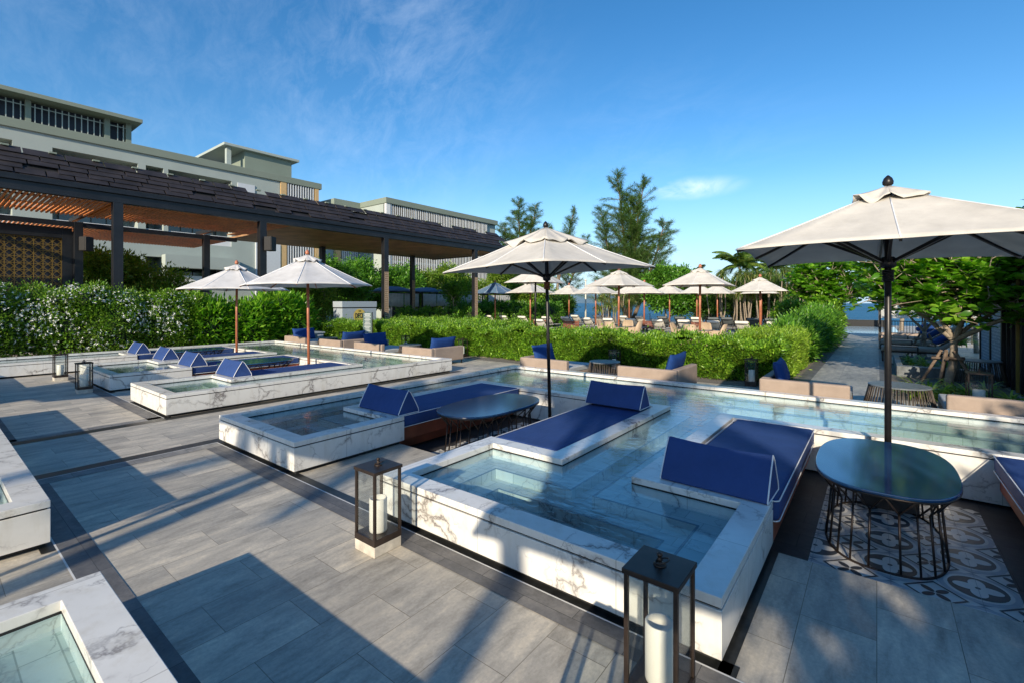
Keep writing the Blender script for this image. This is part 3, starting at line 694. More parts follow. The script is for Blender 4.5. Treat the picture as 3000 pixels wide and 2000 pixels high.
lantern(-17.71, 2.34, 'bronze lantern farther left, left one of the pair by the far basins', 'cream candle in the left lantern of the left pair')
lantern(-1.03, 1.02, 'lantern on the opposite side of the walk, just below the picture', 'candle in the lantern below the picture')
sm = [(-12.9, 13.1, 'small dark lantern before the hedge, left of the centre parasol pole', 'candle in the hedge lantern left of the centre pole'),
      (-6.4, 12.95, 'small dark lantern before the hedge, behind the round cane stool', 'candle in the hedge lantern behind the cane stool'),
      (-2.65, 13.0, 'small dark lantern at the hedge right end', 'candle in the lantern at the hedge right end'),
      (1.36, 12.3, 'grey lantern among striped leaves behind the right sofa', 'white candle in the lantern among the striped leaves'),
      (-16.1, 12.9, 'small lantern before the hedge behind the second cane stool from left', 'candle in the lantern behind the second stool from left'),
      (-20.4, 12.6, 'small lantern beside the leftmost blue sofa cushion', 'candle in the lantern beside the leftmost sofa')]
for x, y, l, c_ in sm: lantern(x, y, l, c_, .68 if x < 1 else .78, False, .27 if x < 1 else .34, cr=.072 if x < 1 else .09)

# ------------------------------------------------------------------ sofas, cushions, stools behind the pools
def sofa(x0, x1, side, label, clabel, y0=10.42, y1=11.95, ht=.60):
    t = thing('low_sofa', label, 'sofa', ((x0 + x1) / 2, y0, 0), group='low taupe sofas behind the pools'); w = (x1 - x0) / 2; L = y1 - y0
    b = MB(); b.box(-w, w, 0, .15, .13, ht); b.build('arm_panel', M['taupe'], t, bevel=.035, seg=4)
    xa, xb = (-w, -w + .17) if side < 0 else (w - .17, w)
    MB().box(xa, xb, .152, L, .13, ht + .003).build('back_panel', M['taupe'], t, bevel=.035, seg=4)
    xi0, xi1 = (-w + .172, w - .01) if side < 0 else (-w + .01, w - .172)
    MB().box(xi0, xi1, .152, L - .02, .14, .26).build('seat_base', M['taupe'], t, bevel=.01)
    MB().box(xi0, xi1, .155, L - .03, .262, .40).build('seat_cushion', M['seat'], t, bevel=.03, seg=3)
    for sx in (-w + .06, w - .06):
        for sy in (.06, L - .06): MB().box(sx - .015, sx + .015, sy - .015, sy + .015, .0, .13).build('leg', M['metal'], t)
    # loose cushion leaning on the back
    cw, ch, ct = L - .45, .52, .20; m = MB(); vs, fs = [], []; n = 10
    for f in (-1, 1):
        for i in range(n + 1):
            for j in range(n + 1):
                u, v = i / n * 2 - 1, j / n * 2 - 1; e = (1 - abs(u) ** 3.5) * (1 - abs(v) ** 3.5); k = 1 - .05 * (1 - abs(u)) * (abs(v) > .99) 
                vs.append((f * ct / 2 * max(.12, e ** .5), u * cw / 2 * (1 - .04 * (1 - v * v)), ch / 2 + v * ch / 2 * (1 - .05 * (1 - u * u)) + .012 * math.sin(3 * u + f)))
    N = (n + 1) ** 2
    for f in (0, 1):
        for i in range(n):
            for j in range(n):
                a = f * N + i * (n + 1) + j; q = (a, a + 1, a + n + 2, a + n + 1); fs.append(q if f else q[::-1])
    for i in range(n):
        for (p, q) in ((i * (n + 1), (i + 1) * (n + 1)), (i * (n + 1) + n, (i + 1) * (n + 1) + n), (i, i + 1), (n * (n + 1) + i, n * (n + 1) + i + 1)): fs.append((p, q, q + N, p + N))
    m.add(vs, fs, True); o = m.build('cushion', M['navy'], None)
    bm = bmesh.new(); bm.from_mesh(o.data); bmesh.ops.recalc_face_normals(bm, faces=bm.faces); bm.to_mesh(o.data); bm.free()
    o.location = ((x0 + .36) if side < 0 else (x1 - .36), y0 + .25 + cw / 2, .41); o.rotation_euler = (0, R(-16) if side < 0 else R(16), R(random.uniform(-4, 4)))
    tag(o, clabel, 'cushion', 'royal blue sofa cushions'); return t
SF = [(-7.86, -6.34, -1, 'taupe low sofa right of the black centre pole, facing the right', 'blue cushion standing behind the black centre pole'),
      (-4.93, -3.50, 1, 'taupe low sofa in front of the hedge, between two small lanterns', 'blue cushion on the sofa between the two small hedge lanterns'),
      (-1.86, -.38, -1, 'taupe low sofa at the foot of the sea path, pole shadow across it', 'blue cushion at the corner beside the sea path'),
      (.90, 2.5, 1, 'taupe sofa in dappled shade at the right edge', 'blue cushion cut by the right edge, under the tree'),
      (-12.98, -11.48, 1, 'rightmost taupe sofa of the far pool row, thin legs showing', 'rightmost blue cushion of the far pool row'),
      (-15.85, -14.1, -1, 'third from left taupe sofa behind the far pool', 'blue cushion facing the water, left of the cane stool of the far pool'),
      (-18.35, -16.8, 1, 'second from left taupe sofa behind the far pool', 'long blue bolster cushion left of the menu board'),
      (-21.3, -19.5, -1, 'leftmost taupe sofa behind the far pool', 'leftmost blue cushion, behind the right brown pole')]
for a in SF: sofa(a[0], a[1], a[2], a[3], a[4])
def stool(x, y, label, rt=.40, ht=.58):
    t = thing('cane_stool', label, 'side table', (x, y, 0), group='round cane side tables'); n = 56
    MB().lathe([(rt - .01, ht - .03), (rt, ht - .025), (rt, ht - .005), (rt - .01, ht)], 40, smooth=False).build('stone_top', M['stonetop'], t)
    b = MB()
    for k in range(n):
        a = 2 * PI * k / n + random.uniform(-.02, .02); p = [(r_ * math.cos(a), r_ * math.sin(a), z_) for r_, z_ in ((rt * .97, ht - .03), (rt * 1.06, ht * .6), (rt * 1.22, .02))]; b.tube(p, .008, 5)
    b.build('cane_sides', M['cane'], t)
    MB().tube([(rt * 1.22 * math.cos(a), rt * 1.22 * math.sin(a), .015) for a in (2 * PI * k / 40 for k in range(40))], .012, 6, closed=True).build('floor_ring', M['cane'], t); return t
stool(-5.62, 11.15, 'dark round cane stool with stone top before the hedge, beside the black pole')
stool(.33, 11.45, 'largest round cane stool, behind the right parasol pole', .47, .56)
stool(-13.45, 11.2, 'dark cane stool right of the far pool cushions')
stool(-18.95, 11.2, 'dark cane stool between the two leftmost sofas')

# ================================================================== pergola
pg = thing('timber_pergola', 'long dark steel pergola with orange slatted ceiling and shingled edge, at the left', 'pergola')
XF, XB, ZB, YE = -24.0, -32.6, 6.08, 29.9
b = MB()
b.box(XF - .12, XF + .12, -14, YE, ZB, ZB + .12); b.box(XF - .03, XF + .03, -14, YE, ZB + .12, ZB + .36); b.box(XF - .14, XF + .14, -14, YE, ZB + .36, ZB + .46)
b.build('front_beam', M['beam'], pg, bevel=.01)
MB().box(XF - .35, XF - .16, -14, YE - .2, ZB + .30, ZB + .62).build('gutter', M['beam'], pg)
MB().box(-31.32, -31.08, -14, 12.3, ZB - .25, ZB - .02).build('middle_beam', M['beam'], pg, bevel=.01)
for yy in (-6, -.5, 5.0, 10.65, 18, 26): MB().box(-32.6, XF - .13, yy - .09, yy + .09, ZB + .10, ZB + .30).build('cross_beam', M['beam'], pg)
MB().box(XB, XF - .13, YE - .2, YE - .02, ZB - .02, ZB + .25).build('end_beam', M['beam'], pg)
# columns: front row solid above, perforated tan strip on the far ones
for i, yy in enumerate((-.6, 5.05, 10.65, 18.0, 26.2)):
    for X in (XF - .02, -31.2):
        c = MB(); c.box(X - .16, X - .11, yy - .16, yy + .16, 0, ZB); c.box(X + .11, X + .16, yy - .16, yy + .16, 0, ZB); c.box(X - .11, X + .11, yy - .14, yy + .14, 0, ZB)
        c.build('column', M['beam'], pg, bevel=.008)
        if yy > 9:                                     # perforated face towards the walk
            pm = MB(); zt = 3.9 if yy > 17 else 2.6
            for side, u in ((0, -1), (1, -1)):
                for k in range(int(zt / .13)):
                    z0 = .1 + k * .13
                    if side == 0:
                        pass
                        pm.box(X + .162, X + .174, yy - .15, yy + .15, z0, z0 + .045)
            for q in range(4): pm.box(X + .163, X + .176, yy - .15 + q * .088, yy - .12 + q * .088, .1, .1 + zt)
            pm.build('perforated_panel', M['mesh_tan'], pg)
# slatted ceilings
def slats(x0, x1, y0, y1, name, step=.157, th=.035, hh=.10, z=ZB + .02, mat='slat'):
    m = MB(); y = y0
    while y < y1: m.box(x0, x1, y, y + th, z, z + hh); y += step
    return m.build(name, M[mat], pg)
slats(-29.3, XF - .13, -13, 12.2, 'slatted_ceiling', th=.055)
slats(-38.0, -31.35, -13, 12.2, 'slatted_ceiling', th=.055, z=ZB - .14)
slats(XB, XF - .13, 12.25, YE - .2, 'slatted_ceiling', step=.125, th=.085, mat='board')
for xx in (-25.6, -27.6, -29.2): MB().box(xx - .03, xx + .03, -13, YE - .3, ZB + .125, ZB + .2).build('ceiling_joist', M['beam'], pg)
MB().box(-29.6, XF - .4, 12.3, YE - .4, ZB + .32, ZB + .36).build('roof_deck', M['slat'], pg)
MB().box(XB, -29.6, 12.3, YE - .4, ZB + .32, ZB + .36).build('roof_deck', M['board'], pg)
# shingled edge: overlapping dark boards climbing back from the beam
P0, P1 = Vector((-24.38, 0, ZB + .50)), Vector((-25.75, 0, 7.95)); sd = (P1 - P0); nrm = Vector((sd.z, 0, -sd.x)).normalized()
sh = MB(); rows = 6
for r_ in range(rows):
    y = -14 + random.uniform(0, 1)
    while y < YE + (.3 if r_ < 3 else 1.4) - .35 * (r_ % 3):
        L = random.uniform(.75, 1.25); a = P0 + sd * (r_ / rows - .02); c_ = P0 + sd * ((r_ + 1) / rows + .05); lift = random.uniform(.0, .02) + .012 * (r_ % 2)
        if random.random() > .05:
            q = [a + nrm * (.05 + lift), c_ + nrm * lift]; y2 = min(y + L - .05, YE + 1.4)
            v = [(q[0].x, y, q[0].z), (q[0].x, y2, q[0].z), (q[1].x, y2, q[1].z), (q[1].x, y, q[1].z)]; v2 = [(x - .025, yy, zz - .02) for x, yy, zz in v]
            sh.add(v + v2, [(0, 1, 2, 3), (7, 6, 5, 4), (0, 4, 5, 1), (1, 5, 6, 2), (2, 6, 7, 3), (3, 7, 4, 0)])
        y += L
sh.build('shingle_edge', M['shingle'], pg)
bk_ = MB(); A_, B_ = P0 + sd * .06 - nrm * .05, P0 + sd * .80 - nrm * .05; bk_.add([(A_.x, -14, A_.z), (A_.x, YE - .4, A_.z), (B_.x, YE - .4, B_.z), (B_.x, -14, B_.z)], [(0, 1, 2, 3)]); bk_.build('underlay', M['black'], pg, solid=.02)
rf = MB()
for yy in np.arange(-13.5, YE + .8, 1.1): rf.bar((P0.x - .12, yy, P0.z - .1), (P1.x - .12, yy, P1.z - .12), .05, .09)
rf.box(P1.x - .2, P1.x - .1, -14, YE + .9, P1.z - .25, P1.z - .15); rf.box(P0.x - .35, P0.x - .25, -14, YE + .5, P0.z + .15, P0.z + .25); rf.build('rafters', M['beam'], pg)
for yy in np.arange(2, YE, 1.3): MB().box(P1.x - .02, P1.x + .12, yy, yy + .22, P1.z + .03, P1.z + .09).build('ridge_clip', M['parapet'], pg)
# loudspeakers on the columns
for (x, y, l) in ((-23.7, 10.9, 'black loudspeaker high on the pergola column behind the white parasols'), (-30.9, 5.3, 'black loudspeaker beside the yellow lattice screen')):
    t = thing('loudspeaker', l, 'speaker', (x, y, 5.0), R(30)); MB().box(-.2, .2, -.2, .2, -.35, .35).build('cabinet', M['ink'], t, bevel=.03); MB().box(-.17, .17, -.215, -.201, -.32, .32).build('grille', M['black'], t); MB().bar((0, .2, 0), (-.25, .3, .1), .05).build('bracket', M['metal'], t)
# yellow lattice screen
ls = thing('lattice_screen', 'yellow quatrefoil lattice screen on a dark backing, far left under the pergola', 'screen', (-31.5, 0, 0))
MB().box(-.14, -.08, -6, 4.6, 1.0, 5.45).build('backing_panel', M['navyback'], ls)
fr = MB(); fr.box(-.1, .1, -6, 4.85, 5.25, 5.75); fr.box(-.1, .12, 4.5, 4.95, 0, 5.6); fr.build('frame', M['beam'], ls)
la = MB(); cs = .317
for i in range(28):
    y = 4.48 - i * cs; la.box(-.02, .01, y - .009, y + .009, 1.0, 5.25)
for j in range(14):
    z = 5.22 - j * cs; la.box(-.021, .009, -4.2, 4.48, z - .009, z + .009)
for i in range(27):
    for j in range(13):
        cy, cz = 4.48 - (i + .5) * cs, 5.22 - (j + .5) * cs; vs, fs = [], []; n = 32
        for k in range(n):
            a = 2 * PI * k / n; rr = cs * (.33 + .10 * abs(math.cos(2 * a)) ** .6 - .03)
            for d in (-.009, .009): vs.append((.014, cy + (rr + d) * math.cos(a), cz + (rr + d) * math.sin(a)))
        for k in range(n): l = (k + 1) % n; fs.append((2 * k, 2 * l, 2 * l + 1, 2 * k + 1))
        la.add(vs, fs)
la.build('quatrefoil_lattice', M['gold'], ls)

# ================================================================== hotel
def facade_face(mb, X, y0, y1, z0, z1, th, holes):
    """wall x in [X-th, X] with rectangular openings (y0,y1,z0,z1)"""
    ysb = [y0, y1] + [v for h in holes for v in h[:2]]; zsb = [z0, z1] + [v for h in holes for v in h[2:]]
    ysb = sorted(v for v in set(ysb) if y0 <= v <= y1); zsb = sorted(v for v in set(zsb) if z0 <= v <= z1)
    tmp = grid(lambda a, b: not any(h[0] < a < h[1] and h[2] < b < h[3] for h in holes), ysb, zsb, -th, 0)
    mb.add([(X + z, x, y) for x, y, z in tmp.v], tmp.f)
h1 = thing('hotel_building', 'long grey green hotel block with dark balcony openings and two rooftop pavilions, at the left', 'building', (0, 0, 0))
holes = []
for lvl in range(4):
    zt = 12.83 - lvl * 3.55; zb = zt - 2.25
    holes += [(5.95, 10.7, zb, zt), (11.2, 12.35, zb, zt), (12.67, 17.35, zb, zt)]
    holes += [(-1.0, 4.05, zb, zt), (-8, -2.5, zb, zt)]
fr_cols = [(-2.5, -1.0), (4.05, 5.95), (10.7, 11.2), (12.35, 12.67), (17.35, 21.6)]
m = MB(); facade_face(m, -45, -12, 21.6, 0, 13.66, .35, holes); m.build('wall', M['hotelwall'], h1, weld=True)
MB().box(-52, -47.4, -12, 25.2, 0, 13.6).build('rear_block', M['hotelwall'], h1)
q_ = MB()
for a_, b_ in fr_cols: q_.box(-47.39, -45.36, a_, b_, 0, 13.6)
for lvl in range(4): q_.box(-47.38, -45.36, -12, 21.5, 12.86 - lvl * 3.55, 13.5 - lvl * 3.55)
q_.build('balcony_divider', M['hotelwall'], h1)
b = MB(); 
for hy0, hy1, hz0, hz1 in holes: b.box(-47.37, -45.37, hy0 + .01, hy1 - .01, hz0 - .18, hz0 - .02)
b.build('balcony_floor', M['hotelwall'], h1)
for hy0, hy1, hz0, hz1 in holes:
    if hy1 < 0: continue
    wdw = MB(); wdw.box(-47.39, -47.33, hy0 + .6, hy1 - .4, hz0, hz1 - .35); wf = wdw.build('window', M['winglass'], h1)
    g = MB()
    for k in range(int((hy1 - hy0) / .9) + 1): g.box(-47.33, -47.28, min(hy1 - .46, hy0 + .6 + k * .9), min(hy1 - .4, hy0 + .6 + k * .9 + .06), hz0, hz1 - .35)
    g.build('window_frame', M['recess'], wf)
    if hz0 < 9: MB().box(-45.12, -45.06, hy0, hy1, hz0, hz0 + .85).build('balustrade', M['whiteblock'], h1)
MB().box(-52.5, -44.85, -12, 25.8, 13.66, 14.25).build('parapet', M['parapet'], h1, bevel=.02)
MB().box(-45.0, -44.94, 17.85, 19.3, 11.3, 12.8).build('louvre_panel', M['fins'], h1)
for y0, y1 in ((21.65, 22.2), (25.1, 25.5)): MB().box(-45.6, -44.9, y0, y1, 0, 13.655).build('ochre_pier', M['ochre'], h1)
MB().box(-46.2, -45.3, 22.2, 25.1, 0, 13.5).build('dark_bay', M['gap'], h1)
for k in range(11): MB().box(-45.12, -44.92, 22.33 + k * .255, 22.42 + k * .255, 0, 13.62).build('white_fin', M['fins'], h1)
MB().box(-44.9, -44.0, 12.2, 17.6, 4.9, 5.9).build('white_balcony', M['hotelwall'], h1); MB().box(-45.3, -44.86, 19.35, 21.6, 0, 7.6).build('pale_panel', M['fins'], h1)
# roof pavilion 1 (long, louvred)
rp = MB(); rp.box(-52, -47.0, -12, 11.5, 16.65, 16.95); rp.build('pavilion_roof', M['parapet'], h1, bevel=.02)
MB().box(-51, -48.6, -12, 10.9, 14.2, 16.64).build('pavilion_core', M['navyback'], h1)
for y0, y1 in ((-4, -3.7), (.6, .9), (4.95, 5.25), (9.3, 9.65), (10.65, 11.0)): MB().box(-48.6, -48.0, y0, y1, 14.2, 16.64).build('pavilion_pier', M['parapet'], h1)
fb = MB(); k = -11.5
while k < 10.5:
    if not any(a - .1 < k < b_ + .1 for a, b_ in ((-4, -3.7), (.6, .9), (4.95, 5.25), (9.3, 9.65))): fb.box(-48.10, -48.05, k, k + .06, 14.2, 16.45)
    k += .36
fb.box(-48.13, -48.1, -12, 10.7, 16.2, 16.26)
fb.build('pavilion_fins', M['hotelwall'], h1)
# roof pavilion 2
MB().box(-56.5, -48.6, 18.1, 25.4, 17.05, 17.3).build('pavilion_roof', M['hotelwall'], h1, bevel=.02)
MB().box(-54, -49.0, 20.1, 24.75, 14.2, 17.04).build('pavilion_core', M['parapet'], h1)
MB().box(-49.5, -49.1, 18.5, 18.9, 14.2, 17.04).build('pavilion_pier', M['hotelwall'], h1)
# middle recessed block
h2 = thing('hotel_building', 'set back hotel block between the two nearer hotel wings', 'building')
MB().box(-58, -50.6, 30.5, 36, 0, 13.6).build('wall', M['hotelwall'], h2); MB().box(-60, -50, 30.3, 36, 13.6, 14.3).build('parapet', M['parapet'], h2)
MB().box(-50.6, -50.2, 30.6, 31.3, 0, 13.59).build('ochre_pier', M['ochre'], h2)
for k in range(9): MB().box(-50.4, -50.2, 31.5 + k * .25, 31.6 + k * .25, 0, 13.4).build('white_fin', M['fins'], h2)
# second wing
h3 = thing('hotel_building', 'hotel wing faced with tall white vertical fins, behind the pergola end', 'building')
MB().box(-56, -45.35, 33.9, 54, 0, 13.7).build('wall', M['hotelwall'], h3)
MB().box(-56.3, -44.9, 33.8, 54.1, 13.702, 14.36).build('parapet', M['parapet'], h3, bevel=.02)
MB().box(-45.34, -45.28, 34.5, 51.8, 0, 13.68).build('glazed_front', M['gap'], h3)
MB().box(-45.5, -45.0, 33.9, 34.5, 0, 13.69).build('corner_pier', M['whiteblock'], h3)
k = 34.62; i = 0
while k < 51.8:
    z0 = random.choice((0, 0, 0, 2.0, 4.0)); wd = .15 if i % 6 == 0 else .085
    MB().box(-45.12, -45.06, k, k + wd, z0, 13.65).build('white_fin', M['fins'], h3); k += .30; i += 1
fl = MB()
for z in (3.4, 6.8, 10.2): fl.box(-45.3, -45.18, 34.5, 51.8, z, z + .3)
fl.build('floor_slab', M['hotelwall'], h3)

# ================================================================== cabanas, counter, board
def cabana(y0, y1, label, X=-33.0, zt=2.9, top='bluecan', cur='screenwhite'):
    t = thing('cabana', label, 'cabana', (X, (y0 + y1) / 2, 0), group='white curtained cabanas'); l = (y1 - y0) / 2; d = 1.5
    for sx in (0, -2 * d):
        for sy in (-l + .06, l - .06): MB().box(sx - .05, sx + .05, sy - .05, sy + .05, 0, zt + .1).build('post', M['metal'], t)
    f = MB(); f.box(-2 * d - .05, .05, -l, -l + .08, zt + .02, zt + .12); f.box(-2 * d - .05, .05, l - .08, l, zt + .02, zt + .12); f.box(-.05, .05, -l, l, zt + .12, zt + .2); f.build('top_frame', M['metal'], t)
    r_ = MB(); vs, fs = [], []; n = 10
    for i in range(n + 1):
        for j in range(n + 1): u, v = i / n * 2 - 1, j / n * 2 - 1; vs.append((-d + u * (d + .1), v * l, zt + .2 + .45 * (1 - abs(u) ** 2.2) * (1 - abs(v) ** 2.2) ** .8))
    for i in range(n):
        for j in range(n): a = i * (n + 1) + j; fs.append((a, a + 1, a + n + 2, a + n + 1))
    r_.add(vs, fs, True).build('domed_canopy', M[top], t, solid=.02)
    for q, (a, b_) in enumerate(((-l + .12, -.06), (.06, l - .12))):
        c = MB(); vs, fs = [], []
        for i in range(31):
            yy = a + (b_ - a) * i / 30
            for zz in (1.75, zt): vs.append((.06 + .02 * math.sin(i * .9), yy, zz + (.03 * math.sin(i * .21) if zz < 2 else 0)))
        for i in range(30): fs.append((2 * i, 2 * i + 2, 2 * i + 3, 2 * i + 1))
        c.add(vs, fs, True).build('blind', M[cur], t, solid=.01)
    b = MB(); b.box(-2.2, -.3, -.6, .6, .3, .5); b.build('bed', M['taupe'], t, bevel=.03); return t
cabana(24.9, 28.5, 'first cabana from the left with white blinds and blue domed top, behind the perforated columns')
cabana(28.8, 32.4, 'second cabana, its white blind bulging, left of the small tree')
cabana(32.8, 36.3, 'third cabana behind the small tree with bare stems')
cabana(38.0, 42.0, 'farthest cabana with pale walls behind the blue parasol')
ct = thing('bar_counter', 'bar counter, shade put into its grey, with a yellow round sign reading DECK', 'counter', (-22.5, 14.1, 0))
MB().box(-.88, -.02, .02, 2.18, 0, 1.78).build('counter_body', M['deckshade'], ct, bevel=.01)
MB().box(-.86, -.05, .05, 2.15, 1.78, 1.84).build('shadow_gap', M['black'], ct)
MB().box(-.9, 0, 0, 2.2, 1.84, 2.16).build('counter_top', M['deckshade'], ct, bevel=.01)
d_ = MB(); vs = [(.004, 1.07 + .38 * math.cos(a), 1.37 + .38 * math.sin(a)) for a in (2 * PI * k / 40 for k in range(40))]; d_.add(vs, [tuple(range(40))])
disc = d_.build('yellow_disc', M['signyellow'], ct)
def text(s, size, parent, loc, rot, mat, name='lettering', sx=1.0):
    cu = bpy.data.curves.new(name, 'FONT'); cu.body = s; cu.size = size; cu.align_x = 'CENTER'; cu.align_y = 'CENTER'; cu.extrude = .002; cu.offset = size * .02
    tmp = bpy.data.objects.new(name, cu); COL.objects.link(tmp); dg = bpy.context.evaluated_depsgraph_get(); me = bpy.data.meshes.new_from_object(tmp.evaluated_get(dg)); bpy.data.objects.remove(tmp)
    me.materials.clear(); me.materials.append(mat); o = bpy.data.objects.new(name, me); COL.objects.link(o); o.parent = parent; o.location = loc; o.rotation_euler = rot; o.scale = (sx, 1, 1); return o
text('DECK', .36, disc, (.012, 1.07, 1.37), (PI / 2, 0, PI / 2), M['ink'], sx=.62)
text('THE', .09, disc, (.012, 1.07, 1.63), (PI / 2, 0, PI / 2), M['ink'])
MB().box(.006, .010, .82, 1.32, 1.15, 1.16).build('underline', M['ink'], disc)
mn = thing('menu_board', 'narrow dark green menu board with white lines of text, beside the yellow sign', 'sign', (-18.3, 12.75, 0), R(52))
MB().box(-.19, .19, -.02, .02, .45, 1.64).build('board', M['menugreen'], mn, bevel=.005); MB().box(.19, .23, -.03, .03, 0, 1.66).box(-.2, .2, -.03, .03, .42, .45).box(-.015, .015, -.01, .01, 0, .45).build('stand', M['metal'], mn)
tx = MB()
for k in range(17):
    wv = random.uniform(.08, .15) if k % 4 else .13; tx.box(-wv, wv, -.026, -.021, 1.56 - k * .062, 1.56 - k * .062 + (.028 if k in (0, 16) else .016))
tx.build('menu_text', M['petal'], mn)
pl = thing('stone_planter', 'grey stone planter box behind the leftmost blue sofa cushion', 'planter', (-22.3, 12.1, 0)); MB().box(-1.1, .9, -.3, .3, 0, .62).build('box', M['deckshade'], pl, bevel=.01); MB().box(-1.15, .95, -.35, .35, .62, .68).build('rim', M['deckshade'], pl)

# ================================================================== terrace: dining sets, loungers, benches
def rod(m, pts, r=.018, n=6): return m.tube(pts, r, n)
def make_chair():
    t = thing('wicker_armchair', 'tan wicker armchair', 'chair', group='wicker dining armchairs')
    m = MB(); vs, fs = [], []; n = 12
    for i in range(n + 1):                                   # curved shell back
        u = i / n * 2 - 1; a = u * 1.15; r_ = .31; x = r_ * math.sin(a) * 1.05; y = -r_ * math.cos(a) * .85 - .02
        top = .98 if abs(u) < .62 else .98 - (abs(u) - .62) / .38 * .30
        for zz, k in ((.16, .88), (.42, .94), (top, 1.08)): vs.append((x * k, y * k - (zz - .42) * .10, zz))
    for i in range(n):
        for j in range(2): a = i * 3 + j; fs.append((a, a + 3, a + 4, a + 1))
    m.add(vs, fs, True).build('backrest', M['wicker'], t, solid=.035)
    for s_ in (-1, 1):
        MB().box(s_ * .31 - .025, s_ * .31 + .025, -.12, .27, .12, .66).build('arm', M['wicker'], t, bevel=.015)
    MB().box(-.28, .28, -.2, .28, .14, .44).build('seat', M['wicker'], t, bevel=.02)
    for sx in (-.26, .26):
        for sy in (-.22, .24): MB().box(sx - .02, sx + .02, sy - .02, sy + .02, 0, .15).build('leg', M['wicker'], t)
    return t
def make_dtable():
    t = thing('dining_table', 'square wicker dining table', 'table', group='wicker dining tables')
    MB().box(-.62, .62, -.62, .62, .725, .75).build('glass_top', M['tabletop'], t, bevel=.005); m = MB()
    MB().box(-.64, .64, -.64, .64, .66, .724).build('apron', M['wicker'], t)
    for sx in (-.58, .58):
        for sy in (-.58, .58): MB().box(sx - .05, sx + .05, sy - .05, sy + .05, 0, .66).build('leg', M['wicker'], t, bevel=.01)
    return t
ch0, dt0 = make_chair(), make_dtable()
used = set()
def place(proto, loc, rz, label):
    o = proto if proto.name not in used else dup(proto)
    used.add(proto.name); o.location = loc; o.rotation_euler = (0, 0, rz); o['label'] = label
    if proto is ch0: o.scale = (1.14, 1.14, 1.08)
    return o
for tx_, ty_, nm in ((-7.05, 24.1, 'right'), (-11.65, 24.9, 'middle'), (-2.6, 22.4, 'nearest path')):
    if nm == 'nearest path': continue
    place(dt0, (tx_, ty_, 0), 0, f'square wicker dining table, the {"right" if nm == "right" else "left"} one of two over the hedge')
    for k, (dx, dy, w_) in enumerate(((0, -.95, 'front right'), (-.95, 0, 'front left'), (0, .95, 'rear left'), (.95, 0, 'rear right'))):
        place(ch0, (tx_ + dx, ty_ + dy, 0), (0, -PI / 2, PI, PI / 2)[k], f'tan wicker armchair at the {w_} of the {"right" if nm == "right" else "left"} dining table')
def make_lounger(mat, name, cat='sun lounger', label='x'):
    t = thing('sun_lounger', label, cat, group='sling sun loungers on the terrace'); w_ = .42
    y0, z0, y1, z1 = .62, .36, 0.0, .98
    f = MB()
    for s_ in (-1, 1): rod(f, [(s_ * w_, -.05, .30), (s_ * w_, 1.95, .30)], .022); rod(f, [(s_ * w_, y0, z0), (s_ * w_, y1, z1)], .02)
    rod(f, [(-w_, -.05, .30), (w_, -.05, .30)], .022); rod(f, [(-w_, 1.95, .30), (w_, 1.95, .30)], .022); rod(f, [(-w_, y1, z1), (w_, y1, z1)], .02)
    rod(f, [(-w_ * .8, .30, .66), (-w_ * .8, -.02, .32)], .014); rod(f, [(w_ * .8, .30, .66), (w_ * .8, -.02, .32)], .014)
    f.build('frame', M['metal'], t)
    for sx in (-w_, w_):
        for sy in (.1, 1.8): MB().box(sx - .02, sx + .02, sy - .02, sy + .02, 0, .30).build('leg', M['metal'], t)
    vs, fs = [], []
    for i in range(9):
        v = i / 8; y, z = y0 + (y1 - y0) * v, z0 + (z1 - z0) * v
        for j in range(7): u = j / 6 * 2 - 1; sag = .03 * (1 - u * u) * math.sin(PI * v); vs.append((u * (w_ - .02), y - sag * .7, z - sag * .7))
    for i in range(8):
        for j in range(6): a = i * 7 + j; fs.append((a, a + 1, a + 8, a + 7))
    MB().add(vs, fs, True).build('back_sling', mat, t, solid=.012)
    MB().box(-w_ + .02, w_ - .02, .62, 1.93, .315, .33).build('seat_sling', mat, t)
    p_ = MB(); p_.box(-w_ + .06, w_ - .06, -.035, .05, .83, .99); p_.build('head_roll', mat, t, bevel=.03)
    c = MB()
    for zz, dd in ((.86, .05), (.52, .04)): c.tube([(u * w_ * .95, y0 + (y1 - y0) * (zz - z0) / (z1 - z0) - .05 - dd * (1 - u * u), zz - .05 * (1 - u * u)) for u in np.linspace(-1, 1, 9)], .014, 6)
    c.build('cross_bars', M['metal'], t); return t
lg0 = make_lounger(M['cream'], 'cream'); lg1 = make_lounger(M['greysling'], 'dark')
ordn = ['rightmost', 'second from right', 'third from right', 'fourth from right', 'fifth from right', 'sixth from right', 'seventh from right', 'eighth from right', 'ninth from right', 'tenth from right', 'eleventh from right', 'third from left', 'second from left', 'leftmost']
for k, (x, y) in enumerate([(-4.75, 30.9), (-6.45, 30.8), (-8.1, 30.8), (-9.95, 30.9), (-11.75, 31.0), (-13.6, 30.9), (-15.35, 30.9), (-17.2, 31), (-19.4, 31.6), (-21.0, 31.3), (-18.3, 26.4), (-23.2, 31), (-25.2, 31), (-26.9, 31)]):
    lab = f'cream sling lounger, {ordn[k]} in the front row beyond the hedge' if k != 10 else 'cream sling lounger standing nearer than the rest, cut by the black centre pole'
    o = place(lg0, (x, y, 0), R(random.uniform(-4, 4)), lab)
    if k == 10: o.scale = (.95, .95, .98)
rear = [(-17.0, 37, 'cream'), (-15.6, 37.2, 'cream'), (-21.4, 36.5, 'cream'), (-19.4, 37.0, 'cream'), (-13.6, 37, 'dark'), (-12.2, 37, 'dark'), (-10.9, 36.8, 'cream'), (-9.7, 37, 'dark'), (-8.9, 37.6, 'dark'), (-7.0, 37, 'dark'), (-5.9, 37.2, 'dark')]
